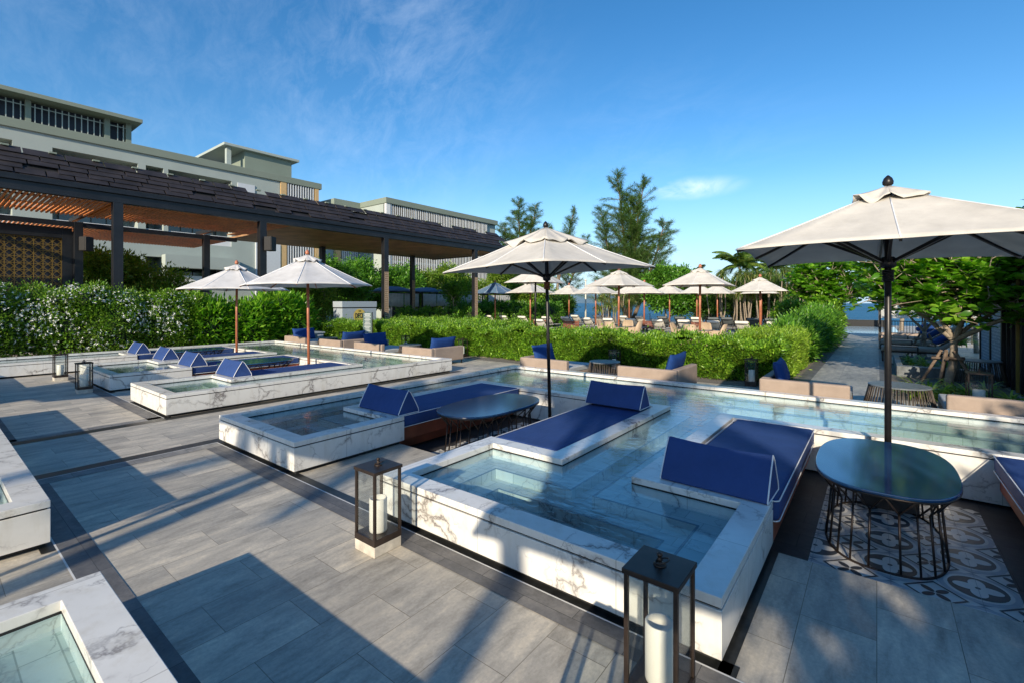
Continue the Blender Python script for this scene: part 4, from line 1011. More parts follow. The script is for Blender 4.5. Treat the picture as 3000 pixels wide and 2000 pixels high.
for k, (x, y, c_) in enumerate(rear):
    place(lg0 if c_ == 'cream' else lg1, (x, y, 0), R(random.uniform(-5, 5)), f'{"pale" if c_ == "cream" else "dark grey"} lounger in the rear row, number {["one", "two", "three", "four", "five", "six", "seven", "eight", "nine", "ten", "eleven"][sorted([r[0] for r in rear]).index(x)]} from the left')
def bench(x, y, label, rz=0, cushion=False):
    t = thing('timber_bench', label, 'bench', (x, y, 0), rz, 'slatted red timber benches'); t.scale = (.9, .9, .84)
    m = MB()
    for k in range(5): m.box(-.68, .68, -.04, .0, .34 + k * .115, .43 + k * .115)
    m.build('slatted_back', M['benchwood'], t, bevel=.004); m = MB(); m.box(-.7, .7, -.05, .75, .24, .32); m.build('seat', M['benchwood'], t)
    for sx in (-.69, .69):
        for sy in (-.03, .7): MB().box(sx - .035, sx + .035, sy - .035, sy + .035, 0, .93 if sy < 0 else .3).build('leg', M['benchwood'], t)
    if cushion: MB().box(-.64, .64, .02, .7, .322, .46).build('seat_pad', M['taupe'], t, bevel=.04)
    return t
bench(-17.6, 29.6, 'slatted red timber bench right of the black pole, front row'); bench(-13.0, 33.2, 'red timber bench between two parasol poles, middle'); bench(-9.9, 33.6, 'red timber bench behind the right dining table', 0, True)
bench(-3.0, 33.0, 'red timber bench at the shrub by the path', 0, True); bench(-20.6, 30.0, 'brown cushioned bench just right of the centre pole', 0, True)
def curved_bed(x, y, L, label, rz):
    t = thing('timber_daybed', label, 'daybed', (x, y, 0), rz, 'taupe cushioned timber daybeds')
    MB().box(-L / 2, L / 2, -.45, .45, .50, .62).build('timber_frame', M['woodred'], t, bevel=.01)
    for sx in (-L / 2 + .1, L / 2 - .1):
        for sy in (-.35, .35): MB().box(sx - .04, sx + .04, sy - .04, sy + .04, 0, .5).build('leg', M['woodred'], t)
    MB().box(-L / 2 + .05, L / 2 - .12, -.42, .42, .622, .80).build('cushion', M['taupe'], t, bevel=.07, seg=4); return t
curved_bed(-13.3, 19.0, 2.7, 'long taupe cushioned timber daybed just over the hedge, right part crossed by the black pole', R(4))
curved_bed(-16.6, 18.6, 2.2, 'taupe roll cushion daybed just over the hedge, left of the centre pole', R(12)); 
for x, y, l in ((-5.6, 32.2, 'small round black table beside the right thin brown pole'), (-9.3, 32.6, 'small round black table behind the right dining set')):
    t = thing('bistro_table', l, 'table', (x, y, 0)); MB().lathe([(.40, .70), (.41, .71), (.41, .73), (.40, .74)], 24).build('top', M['metal'], t); MB().tube([(0, 0, 0), (0, 0, .7)], .025).lathe([(.24, 0), (.24, .02), (.03, .04)], 20).build('pedestal', M['metal'], t)

# terrace parasols
wood = (M['beige'], M['polewood'], M['polewood'])
# the photograph's group: (x, y, half size, rim height, rise, wooden pole, yaw, label, blue?)
FP = [(-6.95, 24.1, 1.42, 2.92, .98, 'wood', 2, 'beige parasol through the right dining table'),
      (-11.7, 24.95, 1.42, 3.02, 1.0, 'wood', -14, 'beige parasol through the left dining table'),
      (-5.39, 30.6, 1.42, 2.74, .86, 'wood', 5, 'rightmost beige parasol of the terrace'),
      (-16.81, 23.9, 1.42, 3.30, .62, 'metal', 6, 'beige parasol on a black pole just left of the centre'),
      (-21.63, 30.1, 1.42, 2.84, .80, 'wood', -6, 'beige parasol directly under the black poled one'),
      (-25.12, 29.9, 1.38, 2.88, .78, 'blue', 0, 'slate blue parasol among the beige ones'),
      (-22.3, 37.1, 1.38, 2.84, .80, 'wood', 0, 'small far beige parasol against the sky, centre'),
      (-17.56, 33.3, 1.42, 2.80, .86, 'wood', -10, 'beige parasol half behind the left dining one'),
      (-17.94, 40.5, 1.38, 2.86, .80, 'wood', 12, 'far beige parasol with only its pole clear against the sea'),
      (-13.74, 33.7, 1.42, 2.76, .92, 'wood', 14, 'beige parasol between the two dining ones'),
      (-13.97, 39.8, 1.38, 2.82, .80, 'wood', 0, 'far beige parasol left of the right dining one'),
      (-11.54, 39.2, 1.38, 2.82, .80, 'wood', 20, 'far beige parasol straight behind the right dining one'),
      (-11.01, 43.4, 1.38, 2.84, .80, 'wood', 0, 'far beige parasol right of the right dining pole'),
      (-7.78, 44.6, 1.38, 2.84, .80, 'wood', 0, 'farthest parasol, pole just behind the rightmost one')]
pro = {}
for x, y, s, zr, rise, k, yaw, lab in FP:
    if k not in pro:
        mt = {'wood': wood, 'metal': (M['beige'], M['metal'], M['metal']), 'blue': (M['bluecan'], M['polewood'], M['polewood'])}[k]
        o = parasol(lab, (x, y, 0), 1.24, 2.84, .86, .05, mt, 'sq', R(yaw), (R(random.uniform(-.8, .8)), R(random.uniform(-.8, .8))), -.1, group='terrace parasols', cap=.26, scallop=.05, ball=False); pro[k] = o
    else:
        o = dup(pro[k], loc=(x, y, 0), label=lab); o.rotation_euler = (R(random.uniform(-.8, .8)), R(random.uniform(-.8, .8)), R(yaw))
    o.scale = (s / 1.24, s / 1.24, zr / 2.84)
# far edge: glass balustrade, light pole, wall, infinity edge
gb = thing('glass_balustrade', 'low glass balustrade along the far terrace edge before the sea', 'balustrade', (0, 46, 0))
MB().box(-30, -3.2, -.01, .01, .1, 1.0).build('glass', M['glass'], gb); p_ = MB()
for k in range(19): p_.box(-30 + k * 1.48, -29.96 + k * 1.48, -.03, .03, 0, 1.02)
p_.build('posts', M['metal'], gb)
t = thing('light_pole', 'tall thin cream pole rising behind the centre parasols', 'pole', (-22.09, 39.84, 0)); MB().tube([(0, 0, 0), (0, 0, 4.2)], [.09, .06], 12).build('shaft', M['lightpole'], t); MB().lathe([(.11, 4.2), (.12, 4.22), (.12, 4.3), (.02, 4.36)], 12).build('cap', M['lightpole'], t)
t = thing('sea_wall', 'low dark wall closing the end of the path before the sea', 'wall', (-1, 51, 0)); MB().box(-2.6, 1.6, 0, .3, -.3, .56).build('wall', M['black'], t); MB().box(-2.65, 1.65, -.02, .32, .56, .60).build('capping', M['drain'], t)
t = NT('edge_pool'); t.bump(t.noise(t.co(), 2, 4), .2, .02); t.done((.42, .58, .68), .12); M['edge'] = t.m
tag(MB().box(-2.4, 1.2, 39.62, 50.9, .0, .02).build('water', M['edge']), kind='structure')

# ================================================================== right side beyond the path
def cab_bed(y, label, clabel, k):
    t = thing('cushioned_lounger', label, 'lounger', (.12, y, 0), group='taupe loungers right of the path')
    m = MB(); m.box(0, 1.9, -.42, .42, .34, .38); m.build('frame', M['metal'], t)
    for sx in (.05, 1.85):
        for sy in (-.38, .38): MB().box(sx - .025, sx + .025, sy - .025, sy + .025, 0, .34).build('leg', M['metal'], t)
    MB().box(.0, 1.55, -.40, .40, .382, .54).build('seat_cushion', M['taupe'], t, bevel=.05, seg=4)
    bk = MB(); bk.obox(Vector((2.0, 0, .82)), 1.15, .8, .14, Matrix.Rotation(R(-38), 3, 'Y')); bk.build('back_cushion', M['taupe'], t, bevel=.05, seg=4)
    c = MB().box(-.28, .28, -.33, .33, -.10, .10).build('pillow', M['navy'], None, bevel=.09, seg=5); c.location = (1.80, y, .86); c.rotation_euler = (0, R(-36), 0); tag(c, clabel, 'pillow', 'royal blue lounger pillows')
wds = ['nearest', 'second', 'third', 'farthest']
for k, y in enumerate((22.0, 25.3, 28.4, 31.4)): cab_bed(y, f'taupe cushioned lounger right of the path, {wds[k]} of four', f'blue pillow on the {wds[k]} lounger right of the path', k)
for k, y in enumerate((20.9, 24.2, 27.3)):
    t = thing('side_table', f'black frame side table over the foot of the {wds[k]} lounger by the path', 'side table', (.35, y, 0), group='black frame side tables')
    MB().box(-.05, .75, -.2, .2, .60, .63).build('top', M['metal'], t); m = MB()
    for sx in (-.04, .74): m.box(sx - .012, sx + .012, -.19, -.165, 0, .6); m.box(sx - .012, sx + .012, .165, .19, 0, .6)
    m.box(-.05, .75, -.19, -.165, 0, .02); m.build('frame', M['metal'], t)
t = thing('cabana_screen', 'white blinds of the cabana right of the path, dappled by leaf shadows', 'screen', (0, 33.2, 0))
for a, b_ in ((.13, 1.9), (1.95, 3.8), (3.85, 5.8)): MB().box(a, b_, -.01, .01, 1.24, 3.0).build('blind', M['screenwhite'], t)
for xx in (.1, 1.92, 3.82, 5.85): MB().box(xx - .03, xx + .03, -.04, .04, 0, 3.05).build('post', M['railing'], t)
t = thing('railing', 'black vertical bar railing with sea behind, under the white blinds', 'railing', (0, 35, 0)); m = MB(); m.box(.3, 6, -.02, .02, 1.0, 1.05); m.box(.3, 6, -.02, .02, .08, .12)
for k in range(44): m.box(.3 + k * .13, .325 + k * .13, -.012, .012, .1, 1.0)
m.build('bars', M['railing'], t)
t = thing('path_post', 'slim black cabana post at the right edge of the path', 'post', (.12, 27.2, 0)); MB().box(-.035, .035, -.035, .035, 0, 3.2).build('shaft', M['railing'], t); MB().box(-.08, .08, -.08, .08, 0, .02).build('base_plate', M['railing'], t)
# pool house wall with patterned panels
ph = thing('pool_house', 'dark pool house wall with blue and white patterned panels, at the right edge', 'building', (2.55, 0, 0))
MB().box(.08, 6, 12.2, 21.2, 0, 3.7).build('wall', M['navyback'], ph)
t = NT('blue_pattern'); c = t.co((1, 11, 11)); v = t.N('ShaderNodeTexVoronoi', feature='F1', distance='MANHATTAN'); v.inputs['Randomness'].default_value = .25; v.inputs['Scale'].default_value = 1.0; t.l.new(c, v.inputs['Vector'])
t.done(t.ramp(v.outputs['Distance'], [(.25, (.55, .60, .66)), (.34, (.06, .10, .22)), (.52, (.06, .10, .22)), (.6, (.5, .56, .62))]), .5); M['pattern'] = t.m
for y0, y1 in ((17.55, 18.95), (19.1, 20.6)): MB().box(.03, .078, y0, y1, .12, 2.9).build('patterned_panel', M['pattern'], ph)
f = MB()
for yy in (17.45, 19.02, 20.68): f.box(.0, .079, yy - .06, yy + .06, 0, 3.2)
f.box(-.02, .079, 17.4, 20.7, 0, .1); f.build('panel_frame', M['beam'], ph)
for k in range(9): MB().box(.02, .079, 12.9 + k * .5, 12.93 + k * .5, 0, 3.6).build('gold_strip', M['gold'] if k % 3 == 0 else M['beam'], ph)
MB().box(.3, 3.5, 21.3, 21.5, 0, 2.6).build('dark_screen', M['black'], ph)
# planters
t = thing('planter_kerb', 'grey stone kerb around the tree bed right of the path', 'planter', (0, 0, 0)); k_ = MB(); k_.box(.45, 2.2, 17.4, 17.75, 0, .30); k_.box(.45, .6, 17.76, 21, 0, .30); k_.box(.6, 2.2, 20.85, 21, 0, .3); k_.build('kerb', M['stonetop'], t, bevel=.01); MB().box(.6, 2.2, 17.75, 20.85, .0, .2).build('soil', M['gravel'], t)
t = stool(2.1, 17.0, 'cane stool half hidden behind the twisted tree trunk', .42, .62)

# ================================================================== vegetation
def mesh_np(name, V, F, mat, parent=None, smooth=False):
    me = bpy.data.meshes.new(name); nv, nf, k = len(V), len(F), F.shape[1]
    me.vertices.add(nv); me.vertices.foreach_set('co', np.asarray(V, np.float32).ravel())
    me.loops.add(nf * k); me.loops.foreach_set('vertex_index', np.asarray(F, np.int32).ravel())
    me.polygons.add(nf); me.polygons.foreach_set('loop_start', np.arange(0, nf * k, k, dtype=np.int32)); me.polygons.foreach_set('loop_total', np.full(nf, k, np.int32))
    me.materials.append(mat); me.update(calc_edges=True)
    o = bpy.data.objects.new(name, me); COL.objects.link(o)
    if parent: o.parent = parent
    return o
def norm(a): return a / np.maximum(np.linalg.norm(a, axis=1, keepdims=True), 1e-6)
def leaves(P, D, L, Wd, fold=.18, droop=0.0):
    """one folded, pointed leaf per point: 6 vertices, 4 triangles-as-quads -> returns V,F"""
    n = len(P); D = norm(D); up = rng.normal(size=(n, 3)) * .5 + np.array([0, 0, 1.0]); S = norm(np.cross(D, up)); N = np.cross(S, D)
    L = np.broadcast_to(np.asarray(L, float), (n,))[:, None] * rng.uniform(.5, 1.3, (n, 1)); Wd = np.broadcast_to(np.asarray(Wd, float), (n,))[:, None] * rng.uniform(.8, 1.15, (n, 1))
    b = P; m = P + D * L * .5; t = P + D * L - N * L * droop
    l = m + S * Wd * .5 + N * Wd * fold; r = m - S * Wd * .5 + N * Wd * fold
    V = np.stack([b, l, t, r, m - N * 0], 1).reshape(-1, 3); i = np.arange(n)[:, None] * 5
    F = np.concatenate([i + np.array([[0, 4, 1, 1]]), i + np.array([[4, 2, 1, 1]]), i + np.array([[0, 3, 4, 4]]), i + np.array([[3, 2, 4, 4]])], 0)[:, :3]
    return V, F
def leafobj(name, P, D, L, Wd, mat, parent=None, **k):
    V, F = leaves(np.asarray(P, float), np.asarray(D, float), L, Wd, **k); return mesh_np(name, V, F, mat, parent)
def limb(m, p, q, r0, r1, wob=.08, n=7):
    p, q = Vector(p), Vector(q); pts = []; L = (q - p).length; o = Vector((random.uniform(-1, 1), random.uniform(-1, 1), 0)) * wob * L
    for i in range(n):
        u = i / (n - 1); pts.append(p.lerp(q, u) + o * math.sin(PI * u) + Vector((random.uniform(-1, 1), random.uniform(-1, 1), 0)) * wob * L * .15 * (0 < i < n - 1))
    m.tube(pts, [r0 + (r1 - r0) * i / (n - 1) for i in range(n)], 8); return pts

def hedge(label, boxes, mat, n, L, Wd, cat='hedge', top_boost=1.0, rough=.095, name='clipped_hedge'):
    t = thing(name, label, cat); c = MB()
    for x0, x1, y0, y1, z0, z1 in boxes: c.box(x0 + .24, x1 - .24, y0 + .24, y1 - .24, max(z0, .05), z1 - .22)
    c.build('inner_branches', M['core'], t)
    areas = []
    for bx in boxes:
        x0, x1, y0, y1, z0, z1 = bx; areas += [((x1 - x0) * (y1 - y0) * top_boost, bx, 't'), ((x1 - x0) * (z1 - z0), bx, 's'), ((y1 - y0) * (z1 - z0), bx, 'e'), ((y1 - y0) * (z1 - z0) * .3, bx, 'w'), ((x1 - x0) * (z1 - z0) * .25, bx, 'n')]
    tot = sum(a for a, _, _ in areas); P, D = [], []
    for a, (x0, x1, y0, y1, z0, z1), f in areas:
        k = int(n * a / tot); u, v = rng.random(k), rng.random(k); d = rng.normal(size=(k, 3)) * .55
        if f == 't': p = np.stack([x0 + u * (x1 - x0), y0 + v * (y1 - y0), np.full(k, z1)], 1); d += (0, 0, 1.1); ax = 2; sg = 1
        elif f == 's': p = np.stack([x0 + u * (x1 - x0), np.full(k, y0), z0 + v * (z1 - z0)], 1); d += (0, -.9, .7); ax = 1; sg = -1
        elif f == 'n': p = np.stack([x0 + u * (x1 - x0), np.full(k, y1), z0 + v * (z1 - z0)], 1); d += (0, .9, .7); ax = 1; sg = 1
        elif f == 'e': p = np.stack([np.full(k, x1), y0 + u * (y1 - y0), z0 + v * (z1 - z0)], 1); d += (.9, 0, .7); ax = 0; sg = 1
        else: p = np.stack([np.full(k, x0), y0 + u * (y1 - y0), z0 + v * (z1 - z0)], 1); d += (-.9, 0, .7); ax = 0; sg = -1
        q = p; wv = np.sin(q[:, 0] * 2.1 + 1) * np.sin(q[:, 1] * 1.7) + np.sin(q[:, 0] * 5.3 + q[:, 2] * 6) * .6 + np.sin(q[:, 1] * 4.7 + q[:, 2] * 4 + 2) * .5
        p[:, ax] += sg * (wv * rough + rng.exponential(.045, k) * (1.0 if f == 't' else .6) - .09)
        P.append(p); D.append(d)
    leafobj('foliage', np.concatenate(P), np.concatenate(D), L, Wd, mat, t); return t
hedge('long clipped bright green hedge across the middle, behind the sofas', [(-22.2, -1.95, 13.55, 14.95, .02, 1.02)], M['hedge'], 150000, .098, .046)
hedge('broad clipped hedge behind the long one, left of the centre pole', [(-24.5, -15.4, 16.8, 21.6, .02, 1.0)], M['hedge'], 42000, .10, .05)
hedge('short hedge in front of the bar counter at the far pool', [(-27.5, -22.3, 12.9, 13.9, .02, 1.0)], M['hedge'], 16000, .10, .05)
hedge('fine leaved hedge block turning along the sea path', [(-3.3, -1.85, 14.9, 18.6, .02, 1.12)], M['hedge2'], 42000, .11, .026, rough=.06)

def mound(label, blobs, mat, n, L, Wd, flowers=0, name='shrub', cat='shrub', stems=True, up=.6, clump=.10, flower_size=.05, core=True, per=14):
    t = thing(name, label, cat, (0, 0, 0)); P, D, Fp, Fd = [], [], [], []; V = sum(b[3] * b[4] * b[5] for b in blobs) or 1
    V = sum((b[3] * b[4] + b[4] * b[5] + b[3] * b[5]) for b in blobs)
    cm = MB()
    for (x, y, z, rx, ry, rz_) in blobs:
        k = max(4, int(n / per * (rx * ry + ry * rz_ + rx * rz_) / V)); d = norm(rng.normal(size=(k, 3))); rr = rng.uniform(.72, 1.04, (k, 1)) ** .7
        c = np.array([x, y, z]) + d * rr * np.array([rx, ry, rz_]) * (1 + .10 * np.sin(d[:, :1] * 7 + d[:, 1:2] * 5 + x)); ok = c[:, 2] > .04; c, d = c[ok], d[ok]
        cc = np.repeat(c, per, 0); dd = np.repeat(d, per, 0); off = rng.normal(size=cc.shape) * clump
        P.append(cc + off); D.append(off / clump * .8 + dd * .7 + np.array([0, 0, up]))
        if flowers:
            kf = int(flowers * (rx * ry + ry * rz_ + rx * rz_) / V); df = norm(rng.normal(size=(kf, 3)) + np.array([.5, -.35, .55])); pf_ = np.array([x, y, z]) + df * np.array([rx, ry, rz_]) * rng.uniform(1.0, 1.08, (kf, 1))
            pf_ += rng.normal(size=pf_.shape) * .05; pk = np.sin(pf_[:, 1] * 1.9) * np.sin(pf_[:, 2] * 2.3 + 1) + rng.normal(size=kf) * .5; ok = (pf_[:, 2] > .4) & (pk > -.05); Fp.append(pf_[ok]); Fd.append(df[ok])
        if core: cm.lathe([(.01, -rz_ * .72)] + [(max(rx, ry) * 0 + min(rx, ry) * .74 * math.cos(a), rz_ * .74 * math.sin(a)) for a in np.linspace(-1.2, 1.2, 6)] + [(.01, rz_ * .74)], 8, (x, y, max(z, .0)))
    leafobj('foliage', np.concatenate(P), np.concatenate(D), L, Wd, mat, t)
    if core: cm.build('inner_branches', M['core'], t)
    if flowers:
        Pf, Df = np.concatenate(Fp), np.concatenate(Fd); PP, DD = [], []
        up_ = norm(Df + rng.normal(size=Df.shape) * .3); a = norm(np.cross(up_, rng.normal(size=Df.shape))); b = np.cross(up_, a)
        for k in range(5): an = 2 * PI * k / 5; PP.append(Pf); DD.append(a * math.cos(an) + b * math.sin(an) + up_ * .25)
        V_, F_ = leaves(np.concatenate(PP), np.concatenate(DD), flower_size, flower_size * .55, fold=.05); o = mesh_np('flowers', V_, F_, M['petal'], t); o['kind'] = 'stuff'
    return t
def row(y0, y1, x, step, h, r, jit=.22):
    out = [(x + random.uniform(-jit, jit), y + random.uniform(-.15, .15), h * .50, r * random.uniform(.8, 1.1), r * random.uniform(.85, 1.15), h * .50 * random.uniform(.88, 1.06)) for y in np.arange(y0, y1, step)]
    return out + [(x + random.uniform(-.1, .6), random.uniform(y0, y1), h * random.uniform(.72, .95), .26, .26, random.uniform(.2, .34)) for _ in range(int((y1 - y0) * 3))]
mound('tall shrub full of small white flowers, along the left edge behind the far pool', row(-1.5, 2.4, -22.9, .8, 2.75, .85), M['jasmine'], 40000, .10, .05, 2300, name='flowering_shrub', flower_size=.062)
mound('tall white flowering shrub in the middle of the left hedge, before the first column', row(2.6, 4.9, -22.9, .75, 2.65, .85), M['jasmine'], 32000, .10, .05, 2200, name='flowering_shrub', flower_size=.062)
mound('white flowering shrub to the right of the left column', row(5.1, 6.6, -22.85, .7, 2.4, .8), M['jasmine'], 24000, .10, .05, 1300, name='flowering_shrub', flower_size=.062)
mound('paler green shrub with few flowers, ending the flowering row', [(-22.8, 7.2, 1.25, .62, .62, 1.25)], M['hedge'], 12000, .10, .05, 160, name='flowering_shrub', flower_size=.062)
mound('glossy broad leaved shrub behind the two white parasol poles', row(7.9, 10.2, -22.9, .75, 2.0, .8) + row(10.3, 12.3, -23.0, .7, 2.3, .85), M['bigleaf'], 17000, .30, .095, name='broad_leaved_shrub', per=10, clump=.14)
mound('rounded leafy shrub bordering the sea path beyond the hedge', [(-2.55, 20, .55, .85, 1.1, .65), (-2.6, 22, .6, .9, 1.2, .75), (-2.55, 24.3, .65, .95, 1.3, .85), (-2.4, 26.8, .75, .95, 1.4, .95), (-2.5, 29.5, .8, .95, 1.6, 1.0)], M['shrub'], 42000, .17, .065, name='broad_leaved_shrub', per=12, clump=.12)
mound('far shrub mass left of the path end', [(-2.5, 33, 1.1, 1.0, 1.6, 1.3), (-2.9, 36.5, 1.1, 1.1, 1.6, 1.2), (-4.6, 38, 1.0, 1.3, 1.4, 1.2)], M['hedge'], 14000, .2, .09, name='broad_leaved_shrub')
mound('dark green shrub band behind the leftmost terrace loungers', [(x, 34 + .3 * math.sin(x), .8, 1.3, 1.3, 1.35) for x in np.arange(-33, -21, 1.5)], M['shrub'], 26000, .2, .1, name='broad_leaved_shrub')
mound('low green shrubs under the cabanas', [(x, 25.5 + (x + 31) * .9, .6, 1.1, 1.1, 1.0) for x in np.arange(-31, -26, 1.3)], M['shrub'], 12000, .2, .1, name='broad_leaved_shrub')

def tree(label, base, trunks, blobs, mat, n, L, Wd, bark='bark', r0=.12, name='leafy_tree', per=12, clump=.22, up=.3, extra=14, core=False, droop=.0):
    t = thing(name, label, 'tree', base); tm = MB(); bx, by, bz = 0, 0, 0; tips = []
    for (dx, dy, dz, rr) in trunks: limb(tm, (random.uniform(-.05, .05), random.uniform(-.05, .05), 0), (dx, dy, dz), r0, r0 * rr, .07)
    ends_ = [(dx, dy, dz) for dx, dy, dz, _ in trunks]
    for (x, y, z, rx, ry, rz_) in blobs:
        e = min(ends_, key=lambda q: (q[0] - x) ** 2 + (q[1] - y) ** 2 + (q[2] - z) ** 2 * .4); limb(tm, e, (x, y, z), r0 * .45, r0 * .2, .10)
        for _ in range(max(2, int(extra / len(blobs)) + 1)):
            d = Vector((random.gauss(0, 1), random.gauss(0, 1), random.gauss(0, .8))).normalized(); limb(tm, (x, y, z), (x + d.x * rx * .85, y + d.y * ry * .85, z + d.z * rz_ * .85), r0 * .2, r0 * .05, .12, 5)
    tm.build('trunk', M[bark], t)
    P, D = [], []; Vv = sum((b[3] * b[4] + b[4] * b[5] + b[3] * b[5]) for b in blobs)
    for (x, y, z, rx, ry, rz_) in blobs:
        k = max(4, int(n / per * (rx * ry + ry * rz_ + rx * rz_) / Vv)); d = norm(rng.normal(size=(k, 3))); rr = rng.uniform(.25, 1.05, (k, 1)) ** .55
        c = np.array([x, y, z]) + d * rr * np.array([rx, ry, rz_]) * (1 + .16 * np.sin(d[:, :1] * 8 + d[:, 1:2] * 6 + d[:, 2:] * 5 + x))
        cc = np.repeat(c, per, 0); dd = np.repeat(d, per, 0); off = rng.normal(size=cc.shape) * clump
        P.append(cc + off); D.append(off / clump + dd * .35 + np.array([0, 0, up]))
    leafobj('crown', np.concatenate(P), np.concatenate(D), L, Wd, mat, t, droop=droop); return t
def blobs(cx, cy, cz, rx, ry, rz_, k, br, seed):
    rs = random.Random(seed); out = []
    for _ in range(k):
        while True:
            x, y, z = (rs.uniform(-1, 1) for _ in range(3))
            if x * x + y * y + z * z < 1: break
        s_ = br * rs.uniform(.7, 1.25); out.append((cx + x * rx, cy + y * ry, cz + z * rz_, s_, s_, s_ * .8))
    return out
# trees behind the pergola and between terrace and hotel
tree('leafy green tree seen under the pergola between the lattice and the second column', (-35.5, 6.5, 0), [(0, 0, 2.2, .6)], blobs(0, 0, 3.4, 1.6, 2.6, 1.7, 11, .95, 1), M['yleaf'], 30000, .2, .1)
tree('leafy tree beside the hotel balcony, under the pergola', (-34.5, 9.6, 0), [(0, 0, 1.6, .6)], blobs(0, 0, 2.2, 1.4, 1.9, 1.2, 8, .9, 2), M['yleaf'], 18000, .2, .1)
tree('tall hedge like tree behind the two white parasols', (-31.5, 15.3, 0), [(0, -1, 1.8, .6), (0, 1, 1.8, .6)], blobs(0, 0, 2.1, 1.0, 3.2, 1.8, 13, .95, 3), M['yleaf'], 34000, .16, .08)
tree('green tree behind the right white parasol top, left of the perforated column', (-35, 21.5, 0), [(0, 0, 2.6, .6)], blobs(0, 0, 3.7, 1.6, 2.6, 1.3, 10, 1.0, 4), M['shrub'], 20000, .22, .11)
cs_ = [(-40, 27, 4.3, 11), (-40, 31.5, 4.4, 12), (-40.5, 36, 4.6, 13), (-40, 41, 4.9, 14), (-38, 46, 4.4, 15)]
lb = ['leafy tree in front of the fin faced wing, first from the left', 'leafy tree in front of the fin faced wing, second from the left', 'leafy tree under the left tip of the black poled parasol', 'yellow green tree above the blue parasol', 'yellow green tree left of the centre pole behind the terrace']
for (x, y, z, sd_), l in zip(cs_, lb): tree(l, (x, y, 0), [(0, 0, 2.6, .6)], blobs(0, 0, z - .7, 1.8, 3.1, 2.2, 16, 1.15, sd_), M['yleaf'] if sd_ > 12 else M['shrub'], 26000, .26, .14)
tree('small tree with bare grey stems standing before the cabanas', (-28.5, 28.5, 0), [(-.5, .6, 2.2, .5), (.4, -.5, 2.4, .5), (0, .2, 2.0, .5)], blobs(0, 0, 3.2, 1.2, 1.8, .8, 7, .5, 21), M['shrub'], 4200, .22, .11, bark='palebark', r0=.06)
tree('pale stemmed tree right behind the black centre pole', (-26.5, 36.5, 0), [(-.4, .6, 2.6, .5), (.7, -.2, 2.7, .5)], blobs(0, 0, 3.5, 2.2, 2.2, 1.0, 10, .9, 22), M['yleaf'], 15000, .24, .12, bark='palebark', r0=.08)
tree('dark leafy bush tree left of the sea gap', (-27.5, 42.5, 0), [(0, 0, 1.2, .6)], blobs(0, 0, 1.9, 3.0, 2.0, 1.1, 11, .9, 23), M['treeleaf'], 20000, .22, .12)
tree('dark leafy bush tree under the big parasol, behind the leftmost terrace loungers', (-31.8, 44.5, 0), [(0, 0, 1.2, .6)], blobs(0, 0, 2.0, 2.6, 1.6, 1.3, 12, .95, 28), M['treeleaf'], 18000, .24, .13)
tree('round sea grape tree with glossy leaves right of the tall casuarina', (-17.6, 49.5, 0), [(-.6, 0, 2.2, .5), (.6, 0, 2.0, .5)], blobs(0, 0, 3.1, 2.4, 2.0, 2.3, 15, 1.15, 24), M['shrub'], 30000, .32, .18, bark='palebark')
tree('leafy tree between the sea grape and the screw pines', (-14.0, 51, 0), [(0, 0, 2.2, .5)], blobs(0, 0, 2.5, 2.0, 1.6, 1.5, 10, 1.0, 25), M['treeleaf'], 18000, .3, .16, bark='palebark')
tree('lush undergrowth tree behind the screw pine stems', (-8.2, 51, 0), [(0, 0, 1.2, .6)], blobs(0, 0, 2.6, 5.6, 1.0, 1.9, 34, 1.05, 27), M['treeleaf'], 46000, .28, .15)
# big glossy tree right of the path with a propped trunk
def rosette_tree(label, base, forks, tips_, n_leaf, Lf, Wf, r0, props=True, per=9, spread=.16):
    t = thing('propped_tree', label, 'tree', base); tm = MB(); f0 = forks[0]; limb(tm, (0, 0, 0), f0, r0, r0 * .72, .06)
    mid = []
    for f in forks[1:]: limb(tm, f0, f, r0 * .62, r0 * .34, .09); mid.append(f)
    P, D = [], []
    for (x, y, z) in tips_:
        e = min(mid, key=lambda q: (q[0] - x) ** 2 + (q[1] - y) ** 2 + (q[2] - z) ** 2 * .6 + random.uniform(0, .25)); limb(tm, e, (x, y, z), r0 * .26, r0 * .10, .10, 6)
        for _ in range(3):
            p2 = (x + random.gauss(0, .22), y + random.gauss(0, .22), z + random.gauss(.08, .16)); tm.tube([(x, y, z), p2], [r0 * .10, r0 * .05], 5)
            for k in range(per):
                a = 2 * PI * k / per + random.uniform(-.3, .3); P.append((p2[0] + random.gauss(0, .012), p2[1] + random.gauss(0, .012), p2[2] - random.uniform(0, .10))); D.append((math.cos(a), math.sin(a), random.uniform(-.25, .95)))
    tm.build('trunk', M['palebark'], t)
    V, F = broad(np.array(P), np.array(D), Lf, Wf); mesh_np('crown', V, F, M['bigleaf'], t)
    if props:
        pm = MB()
        for a in (0, 1.7, 2.9, 4.3): pm.tube([(.55 * math.cos(a), .55 * math.sin(a), 0), (.12 * math.cos(a), .12 * math.sin(a), .92)], .035, 7)
        for a in (.2, 1.4, 2.6): pm.tube([(-.32 * math.cos(a), -.32 * math.sin(a), .72), (.32 * math.cos(a), .32 * math.sin(a), .74)], .03, 7)
        pm.build('timber_props', M['bark'], t)
    return t
